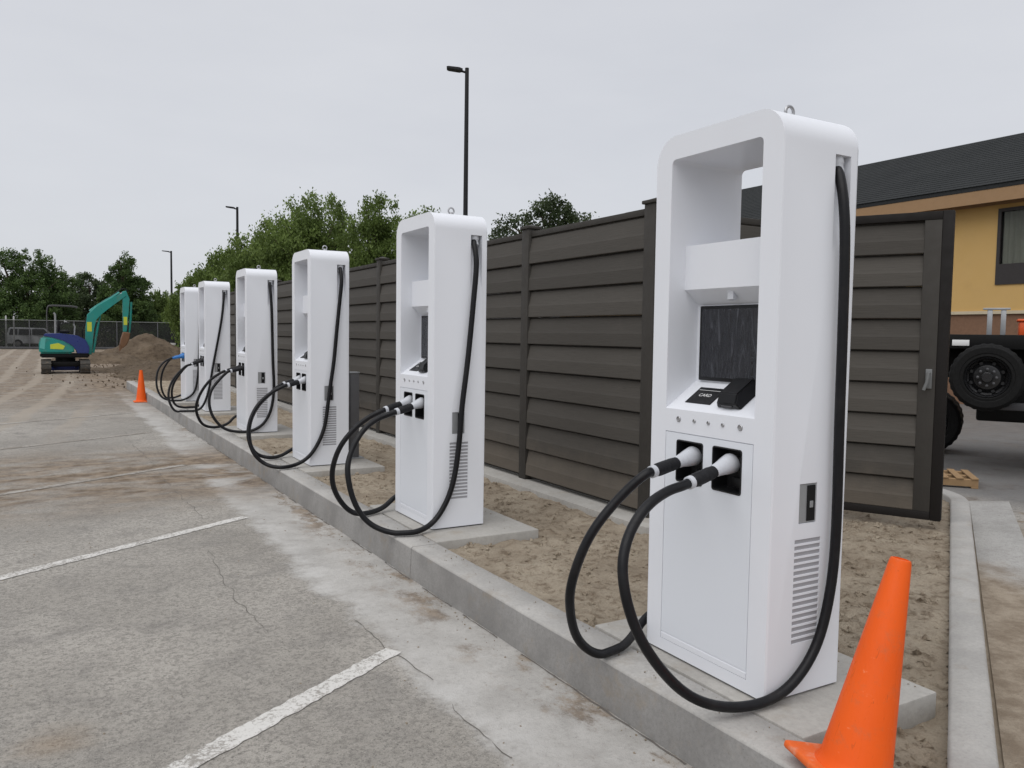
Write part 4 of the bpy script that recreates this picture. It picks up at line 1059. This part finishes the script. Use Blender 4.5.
# ------------------------------------------------------------------ excavated soil
def mound(name, label, cx_, cy_, lumps, ext, mat, res=0.16, rough=0.22):
    b = bmesh.new()
    nx_, ny_ = int(ext[0] * 2 / res), int(ext[1] * 2 / res)
    G = []
    for j in range(ny_ + 1):
        row = []
        for i in range(nx_ + 1):
            x = -ext[0] + 2 * ext[0] * i / nx_; y = -ext[1] + 2 * ext[1] * j / ny_
            z = 0
            for (lx_, ly_, rx, ry, h) in lumps:
                d = math.sqrt(((x - lx_) / rx) ** 2 + ((y - ly_) / ry) ** 2) + 0.18 * fbm(x + cx_, y + cy_, 0.8)
                z = max(z, h * max(0, 1 - d) ** 0.85)
            k = min(1, z * 5)
            z += k * rough * (fbm(x + cx_, y, 1.3) * 0.5 + fbm(x, y + cy_, 4.0) * 0.35)
            edge = max(abs(x) / ext[0], abs(y) / ext[1])
            z = z * min(1, (1 - edge) * 6) - 0.03 + 0.03 * min(1, z * 8)
            row.append(b.verts.new((x, y, z)))
        G.append(row)
    for j in range(ny_):
        for i in range(nx_): b.faces.new((G[j][i], G[j][i + 1], G[j + 1][i + 1], G[j + 1][i]))
    o = obj(name, b, mat, None, 70, (cx_, cy_, LOT + 0.005)); set_props(o, kind='structure')
    return o
mound('dirt_mound', None, 3.1, 48.0, [(-0.7, 0, 2.5, 2.4, 1.5), (2.0, 0.3, 3.0, 2.2, 1.15), (4.0, 0, 2.6, 2.2, 0.9)], (7.0, 4.0), M['mud'], 0.14)
mound('dirt_mound', None, -0.3, 43.5, [(0, 0, 2.4, 1.6, 0.55), (-1.2, 0.4, 1.3, 1.0, 0.35)], (4.0, 2.6), M['mud'], 0.14)
mound('dirt_mound', None, 1.8, 33.0, [(0.6, 2.0, 3.4, 4.0, 0.42), (-0.6, -2.5, 1.9, 3.0, 0.2), (2.0, -5.0, 2.2, 3.4, 0.28)], (5.5, 9.5), M['mud'], 0.16, 0.30)
spots = [(random.gauss(0.6, 1.3), random.uniform(24, 45), LOT + 0.03) for _ in range(1700)]
set_props(stones('soil_lumps', spots, M['mud'], 0.008, 0.05), 'loose brown soil lumps strewn between the digger and the kerb end', 'soil')

# ------------------------------------------------------------------ excavator
ex = set_props(empty('excavator', (-1.8, 33.6, LOT)), 'small teal and blue tracked excavator with bent boom at left', 'excavator')
ex.scale = (0.765, 0.82, 0.87)
for s in (-0.80, 0.80):                                                 # tracks run away from the viewer
    b = bmesh.new(); prof = []
    for k in range(25):
        a = RAD(-90 + 180 * k / 24); prof.append((0.85 + 0.26 * math.cos(a), 0.27 + 0.265 * math.sin(a)))
    for k in range(25):
        a = RAD(90 + 180 * k / 24); prof.append((-0.85 + 0.26 * math.cos(a), 0.27 + 0.265 * math.sin(a)))
    prism(b, prof, s - 0.2, s + 0.2, 'x')
    tr_ = obj('track', b, M['track'], ex, 40)
    for k in range(26):
        t = k / 26 * (2 * 1.7 + 2 * math.pi * 0.265)
        b = bmesh.new()
        if t < 1.7: p_, a = (-0.85 + t, 0.005), 0
        elif t < 1.7 + math.pi * 0.265: a = (t - 1.7) / 0.265; p_ = (0.85 + 0.265 * math.sin(a), 0.27 - 0.265 * math.cos(a))
        elif t < 3.4 + math.pi * 0.265: p_, a = (0.85 - (t - 1.7 - math.pi * 0.265), 0.535), math.pi
        else: a = math.pi + (t - 3.4 - math.pi * 0.265) / 0.265; p_ = (-0.85 + 0.265 * math.sin(a), 0.27 - 0.265 * math.cos(a))
        box(b, -0.21, 0.21, -0.03, 0.03, -0.022, 0.022)
        g = obj('grouser', b, M['track'], tr_, None); g.matrix_local = Matrix.Translation((s, p_[0], max(p_[1], 0.024))) @ Matrix.Rotation(a, 4, 'X')
b = bmesh.new(); box(b, -0.62, 0.62, -0.6, 0.6, 0.28, 0.5, 0.05); lathe(b, [(0.42, 0.5), (0.42, 0.64)], 24); obj('undercarriage', b, M['chassis'], ex, 40)
b = bmesh.new()                                                         # dozer blade at the far end of the tracks
prism(b, [(1.35, 0.05), (1.45, 0.05), (1.42, 0.42), (1.34, 0.4)], -1.0, 1.0, 'x'); box(b, -0.5, -0.4, 0.6, 1.36, 0.18, 0.26); box(b, 0.4, 0.5, 0.6, 1.36, 0.18, 0.26); obj('dozer_blade', b, M['navy'], ex, 30)
# upper structure turned sideways: counterweight to the left
b = bmesh.new()
prism(b, [(-1.02, 0.66), (0.98, 0.66), (1.0, 0.82), (-1.06, 0.82)], -0.72, 0.72, 'y'); bmesh.ops.bevel(b, geom=b.edges[:], offset=0.04, segments=2, affect='EDGES'); obj('turntable_deck', b, M['chassis'], ex, 40)
b = bmesh.new()
prism(b, [(-1.08, 0.83), (0.30, 0.83), (0.42, 0.98), (0.25, 1.18), (-0.15, 1.38), (-0.6, 1.50), (-0.98, 1.52), (-1.08, 1.3)], -0.74, 0.74, 'y')
bmesh.ops.bevel(b, geom=b.edges[:], offset=0.07, segments=3, affect='EDGES'); eb = obj('engine_cover', b, M['teal'], ex, 50)
b = bmesh.new(); prism(b, [(-0.62, 1.02), (-0.1, 1.0), (-0.02, 1.14), (-0.3, 1.26), (-0.62, 1.2)], -0.752, -0.741, 'y'); obj('decal', b, M['yellow'], eb, None)
b = bmesh.new(); prism(b, [(-1.05, 1.05), (-0.85, 1.0), (-0.8, 1.45), (-0.98, 1.47)], -0.753, -0.742, 'y'); obj('side_flash', b, M['teal_light'], eb, None)
b = bmesh.new()
prism(b, [(-0.9, 1.53), (-0.55, 1.525), (-0.1, 1.40), (0.29, 1.19), (0.46, 1.0), (0.46, 0.83), (0.98, 0.83), (1.0, 1.1), (0.85, 1.4), (0.5, 1.58), (-0.2, 1.66), (-0.85, 1.64)], -0.70, 0.70, 'y')
bmesh.ops.bevel(b, geom=b.edges[:], offset=0.03, segments=2, affect='EDGES'); obj('body_shell', b, M['navy'], ex, 40)
b = bmesh.new(); box(b, -0.25, 0.2, -0.28, 0.28, 1.66, 1.80, 0.05); box(b, -0.33, -0.2, -0.27, 0.27, 1.72, 2.2, 0.05); obj('seat', b, M['black_plastic'], ex, 40)
for sy in (-0.3, 0.3):
    b = bmesh.new(); tube(b, [(0.38, sy, 1.5), (0.42, sy, 1.95), (0.36, sy, 2.05)], 0.025, 8); obj('control_lever', b, M['galv'], ex, 40)
for sy in (-0.62, 0.62):                                                 # canopy hoops
    b = bmesh.new(); tube(b, smooth_pts(catmull([(-0.72, sy, 1.6), (-0.74, sy, 2.3), (-0.70, sy, 2.72), (-0.5, sy, 2.80), (0.4, sy, 2.78), (0.52, sy, 2.72)], 5), 2), 0.024, 8); obj('canopy_post', b, M['dark_grey'], ex, 60)
for x_ in (-0.5, 0.45):
    b = bmesh.new(); tube(b, [(x_, -0.62, 2.79), (x_, 0.62, 2.79)], 0.02, 8); obj('canopy_bar', b, M['dark_grey'], ex, 60)
b = bmesh.new(); tube(b, [(-0.40, -0.5, 1.62), (-0.40, -0.5, 2.42), (-0.46, -0.5, 2.5)], 0.045, 10); obj('exhaust_pipe', b, M['galv'], ex, 40)
def limb(b, pts, wid):
    """pts: (x, z, half height)"""
    up_, dn_ = [], []
    for i, (x, z, h) in enumerate(pts):
        a, c = pts[max(i - 1, 0)], pts[min(i + 1, len(pts) - 1)]
        d = Vector((c[0] - a[0], c[1] - a[1])).normalized(); n = Vector((-d.y, d.x))
        up_.append((x + n.x * h, z + n.y * h)); dn_.append((x - n.x * h, z - n.y * h))
    prism(b, up_ + dn_[::-1], -wid, wid, 'y')
    bmesh.ops.bevel(b, geom=b.edges[:], offset=0.02, segments=1, affect='EDGES')
b = bmesh.new(); limb(b, [(0.95, 0.78, 0.16), (1.0, 1.3, 0.16), (1.05, 1.9, 0.18), (1.13, 2.36, 0.21), (1.45, 2.66, 0.20), (2.0, 3.02, 0.15), (2.62, 3.38, 0.10)], 0.14); bo = obj('boom', b, M['teal'], ex, 30)
b = bmesh.new(); box(b, 0.93, 1.13, -0.152, -0.141, 1.75, 2.15); obj('decal', b, M['yellow'], bo, None)
b = bmesh.new(); limb(b, [(1.15, 2.48, 0.05), (1.5, 2.74, 0.05), (2.45, 3.33, 0.05)], 0.1); obj('boom_stripe', b, M['teal_light'], bo, 30).location = (-0.10, 0, 0.12)
b = bmesh.new(); limb(b, [(2.56, 3.50, 0.10), (2.66, 3.15, 0.15), (2.62, 2.6, 0.13), (2.58, 1.75, 0.08)], 0.12); st = obj('stick', b, M['teal'], ex, 30)
b = bmesh.new(); box(b, 2.52, 2.68, -0.132, -0.121, 2.05, 2.4); obj('decal', b, M['yellow'], st, None)
for nm, pts in (('boom_cylinder', [(1.18, -0.0, 0.85), (1.40, 0, 2.0), (1.52, 0, 2.44)]), ('stick_cylinder', [(1.55, 0, 2.86), (2.2, 0, 3.26), (2.56, 0, 3.46)]), ('bucket_cylinder', [(2.88, 0, 3.05), (2.84, 0, 2.3), (2.78, 0, 1.7)])):
    b = bmesh.new(); tube(b, pts, [0.06, 0.06, 0.035], 10); obj(nm, b, M['teal' if nm != 'stick_cylinder' else 'galv'], ex, 50)
for dy in (-0.08, 0.06):
    b = bmesh.new(); tube(b, smooth_pts(catmull([(0.75, dy, 1.0), (0.72, dy, 1.6), (0.86, dy, 2.2), (1.2, dy, 2.75), (1.9, dy, 3.2), (2.5, dy, 3.62), (2.75, dy, 3.5)], 5), 2), 0.022, 6); obj('hydraulic_hose', b, M['black_plastic'], ex, 60)
b = bmesh.new()
prism(b, [(2.50, 1.75), (2.80, 1.72), (2.76, 1.45), (2.64, 1.2), (2.46, 1.05), (2.34, 1.2), (2.40, 1.45)], -0.30, 0.30, 'y'); bmesh.ops.bevel(b, geom=b.edges[:], offset=0.03, segments=1, affect='EDGES')
bk = obj('bucket', b, M['rust'], ex, 30)
for k in range(4):
    b = bmesh.new(); prism(b, [(2.33, 1.20), (2.45, 1.06), (2.32, 0.92)], -0.27 + k * 0.16, -0.21 + k * 0.16, 'y'); obj('tooth', b, M['rust'], bk, None)

# ------------------------------------------------------------------ motel building
bl = set_props(empty('building', (18.0, 4.0, LOT)), 'two-storey ochre building with dark shingle roof at the right edge', 'building')
def bpart(name, mat, *boxes, parent=bl, bev=0.0):
    b = bmesh.new()
    for bx in boxes: box(b, *bx, bev)
    return obj(name, b, M[mat], parent, 30)
YA, YB = -14.0, 27.0                                                   # local y extent
EV = 5.30                                                              # eave height above the lot
wins = [(y0, y0 + 1.75) for y0 in (-9.8, -5.6, -1.4, 5.65 - 0.0, 9.9, 14.1, 18.3, 22.5)]
wins = sorted([(5.62, 7.4)] + [(5.62 + 4.2 * k, 7.4 + 4.2 * k) for k in (-4, -3, -2, -1, 1, 2, 3, 4)])
# upper wall built round its window openings
WZ0, WZ1 = 3.02, 4.88
segs = []
yp_ = YA
for (a, c) in wins:
    segs.append((0, 0.3, yp_, a, 2.38, EV)); segs.append((0, 0.3, a, c, 2.38, WZ0)); segs.append((0, 0.3, a, c, WZ1, EV)); yp_ = c
segs.append((0, 0.3, yp_, YB, 2.38, EV))
bpart('upper_wall', 'stucco', *segs)
bpart('lower_wall', 'brick', (0.02, 0.3, YA, YB, 0, 2.30))
bpart('string_course', 'trim_cream', (-0.04, 0.3, YA, YB, 2.301, 2.379))
bpart('rear_block', 'stucco', (0.301, 9.0, YA, YB, 0, EV - 0.01))
b = bmesh.new()
prism(b, [(-0.55, EV + 0.0), (-0.55, EV + 0.10), (4.0, EV + 2.30), (4.6, EV + 2.30), (9.4, EV + 0.1), (9.4, EV + 0.0)], YA - 0.4, YB + 0.4, 'y')
rf = obj('roof', b, M['shingle'], bl, None)
for k in range(24):                                                     # shingle courses stepping up the slope
    t0, t1 = k / 24, (k + 1) / 24
    b = bmesh.new()
    xa, za, xb, zb = lerp(-0.57, 3.98, t0), lerp(EV + 0.104, EV + 2.304, t0), lerp(-0.57, 3.98, t1), lerp(EV + 0.104, EV + 2.304, t1)
    prism(b, [(xa, za), (xa - 0.005, za + 0.012), (xb, zb + 0.004), (xb, zb)], YA - 0.4, YB + 0.4, 'y'); obj('shingle_course', b, M['shingle'], rf, None)
bpart('fascia', 'fascia', (-0.54, -0.50, YA - 0.38, YB + 0.38, EV - 0.32, EV - 0.002))
bpart('soffit', 'fascia', (-0.499, 0.0, YA - 0.38, YB + 0.38, EV - 0.10, EV - 0.06))
bpart('frieze', 'fascia', (-0.03, -0.001, YA, YB, EV - 0.32, EV - 0.101))
for (a, c) in wins:
    f = 0.08
    wf = bpart('window_frame', 'window_frame', (-0.03, 0.1, a, a + f, WZ0, WZ1), (-0.03, 0.1, c - f, c, WZ0, WZ1), (-0.03, 0.1, a + f, c - f, WZ1 - f, WZ1), (-0.03, 0.1, a + f, c - f, WZ0, WZ0 + 0.5))
    bpart('pane', 'glass', (0.03, 0.04, a + f, c - f, WZ0 + 0.5, WZ1 - f), parent=wf)
    b = bmesh.new(); nn = 40
    q = [(0.085 + 0.025 * math.sin(k * 1.9), lerp(a + f, c - f, k / nn)) for k in range(nn + 1)]
    for k in range(nn):
        b.faces.new([b.verts.new((q[k][0], q[k][1], WZ0 + 0.5)), b.verts.new((q[k + 1][0], q[k + 1][1], WZ0 + 0.5)), b.verts.new((q[k + 1][0], q[k + 1][1], WZ1 - f)), b.verts.new((q[k][0], q[k][1], WZ1 - f))])
    obj('curtain', b, M['curtain'], wf, 60)

# ------------------------------------------------------------------ flatbed trailer with spare wheel
tl = set_props(empty('flatbed_trailer', (7.24, 5.41, LOT), RAD(-60.6)), 'black flatbed trailer with a spare wheel hung on its side, at the right edge', 'trailer')
def wheel(parent, name, x, y, z, R_, w, axis=1, sgn=-1):
    b = bmesh.new(); rr = R_
    lathe(b, [(rr * 0.60, 0.0), (rr * 0.63, -0.014), (rr * 0.70, -0.010), (rr * 0.72, -0.018), (rr * 0.88, -0.018), (rr * 0.90, -0.010), (rr * 0.97, 0.012), (rr, 0.05), (rr, w - 0.05), (rr * 0.97, w - 0.012), (rr * 0.9, w + 0.012), (rr * 0.6, w)], 112, (x, y, z), (0, 1, 0), cap=False)
    for v_ in b.verts:                                               # tread lugs round the shoulder
        q = Vector((v_.co.x - x, 0, v_.co.z - z))
        if q.length > rr * 0.93:
            if int(round(math.atan2(q.z, q.x) / (2 * math.pi) * 56 * 2)) % 4 < 2: v_.co.x -= q.x * 0.018; v_.co.z -= q.z * 0.018
    t = obj(name, b, M['tyre'], parent, 25)
    b = bmesh.new(); lathe(b, [(rr * 0.605, 0.01), (rr * 0.58, -0.006), (rr * 0.55, 0.01), (rr * 0.52, 0.11), (rr * 0.47, 0.12), (rr * 0.35, 0.06), (rr * 0.33, 0.058), (rr * 0.17, 0.058), (rr * 0.16, 0.0), (rr * 0.13, -0.012), (rr * 0.004, -0.012)], 40, (x, y, z), (0, 1, 0), cap=False); r_ = obj('rim', b, M['rim'], t, 35)
    for k in range(8):                                               # hand holes in the disc
        a = (k + 0.5) * math.pi / 4; b = bmesh.new(); lathe(b, [(rr * 0.055, 0), (rr * 0.05, 0.004)], 12, (x + math.cos(a) * rr * 0.43, y + 0.088, z + math.sin(a) * rr * 0.43), (0, -1, 0)); obj('hand_hole', b, M['socket'], r_, 40)
    for k in range(8):
        a = k * math.pi / 4; b = bmesh.new(); lathe(b, [(0.017, 0), (0.017, 0.03), (0.008, 0.036)], 8, (x + math.cos(a) * rr * 0.24, y + 0.052, z + math.sin(a) * rr * 0.24), (0, -1, 0)); obj('wheel_nut', b, M['dark_grey'], r_, 40)
    return t
wheel(tl, 'spare_wheel', 0.0, -0.13, 1.19, 0.398, 0.24)
b = bmesh.new(); box(b, -0.12, 0.12, 0.115, 0.22, 1.05, 1.45, 0.01); obj('spare_bracket', b, M['chassis'], tl, 40)
b = bmesh.new(); box(b, -0.75, 7.0, 0.10, 2.6, 1.56, 1.68, 0.01); obj('deck', b, M['chassis'], tl, 40)
b = bmesh.new(); box(b, -0.75, 7.0, 0.06, 0.099, 1.52, 1.69, 0.005); obj('rub_rail', b, M['chassis'], tl, 40)
for y_ in (0.55, 1.95):
    b = bmesh.new(); box(b, -0.7, 7.0, y_, y_ + 0.14, 1.15, 1.555, 0.01); obj('chassis_rail', b, M['chassis'], tl, 40)
b = bmesh.new(); box(b, 0.02, 1.6, 0.14, 0.24, 0.80, 0.89, 0.01); box(b, 0.1, 0.16, 0.16, 0.24, 0.89, 1.55); obj('side_guard', b, M['dark_grey'], tl, 40)
b = bmesh.new(); box(b, -0.1, 5.0, 0.6, 2.0, 0.62, 1.14, 0.03); obj('tool_box', b, M['chassis'], tl, 40)
for (x_, y_) in ((-0.72, 2.35), (-0.72, 1.9), (2.6, 0.15), (2.6, 2.2), (3.6, 0.15), (3.6, 2.2)):
    wheel(tl, 'wheel', x_, y_, 0.455, 0.45, 0.28)
for y_ in (1.75,):
    b = bmesh.new(); box(b, -0.74, -0.68, 0.4, 2.6, 0.42, 0.5); obj('axle', b, M['chassis'], tl, 40)
for x_ in (-0.03, 0.11):
    b = bmesh.new(); box(b, x_, x_ + 0.055, 0.2, 0.26, 1.681, 1.985, 0.004); obj('stake', b, M['galv'], tl, 40)
b = bmesh.new(); box(b, -0.075, 0.205, 0.19, 0.265, 1.986, 2.01, 0.004); obj('stake_tie', b, M['galv'], tl, 40)
b = bmesh.new(); box(b, -0.38, -0.2, 0.05, 0.059, 1.555, 1.625, 0.002); obj('plate', b, M['label_white'], tl, 40)
for k, x_ in enumerate((0.42, 0.56, 0.70, 0.84)):
    b = bmesh.new(); box(b, x_, x_ + 0.135, 0.05, 0.0595, 1.575, 1.635, 0.002); obj('reflector_tape', b, M['red' if k % 2 == 0 else 'label_white'], tl, 40)
tote = set_props(empty('storage_tote', (0, 0, 0)), 'orange plastic tote standing on the flatbed trailer deck', 'tote')
cs_, sn_ = math.cos(RAD(-60.6)), math.sin(RAD(-60.6))
tx, ty = 0.60, 0.5
tote.location = (7.24 + tx * cs_ - ty * sn_, 5.41 + tx * sn_ + ty * cs_, LOT + 1.681); tote.rotation_euler = (0, 0, RAD(-60.6))
b = bmesh.new(); box(b, -0.3, 0.3, -0.2, 0.2, 0, 0.17, 0.02); obj('tub', b, M['box_orange'], tote, 40)
b = bmesh.new(); box(b, -0.32, 0.32, -0.22, 0.22, 0.171, 0.20, 0.01); obj('lid', b, M['box_orange'], tote, 40)

# pallet on the driveway
pal = set_props(empty('pallet', (6.42, 5.50, LOT + 0.001), RAD(-50)), 'small wooden pallet lying on the driveway past the open gate', 'pallet')
pal.scale = (0.8, 0.8, 0.9)
for k in range(3):
    b = bmesh.new(); box(b, -0.5, 0.5, -0.4 + k * 0.355, -0.31 + k * 0.355, 0.02, 0.105, 0.003); obj('stringer', b, M['wood'], pal, None)
for k in range(6):
    b = bmesh.new(); box(b, -0.5 + k * 0.182, -0.41 + k * 0.182, -0.41, 0.41, 0.106, 0.124, 0.002); obj('deck_board', b, M['wood'], pal, None)
for k in (0, 2.5, 5):
    b = bmesh.new(); box(b, -0.5 + k * 0.182, -0.41 + k * 0.182, -0.41, 0.41, 0.001, 0.019, 0.002); obj('bottom_board', b, M['wood'], pal, None)
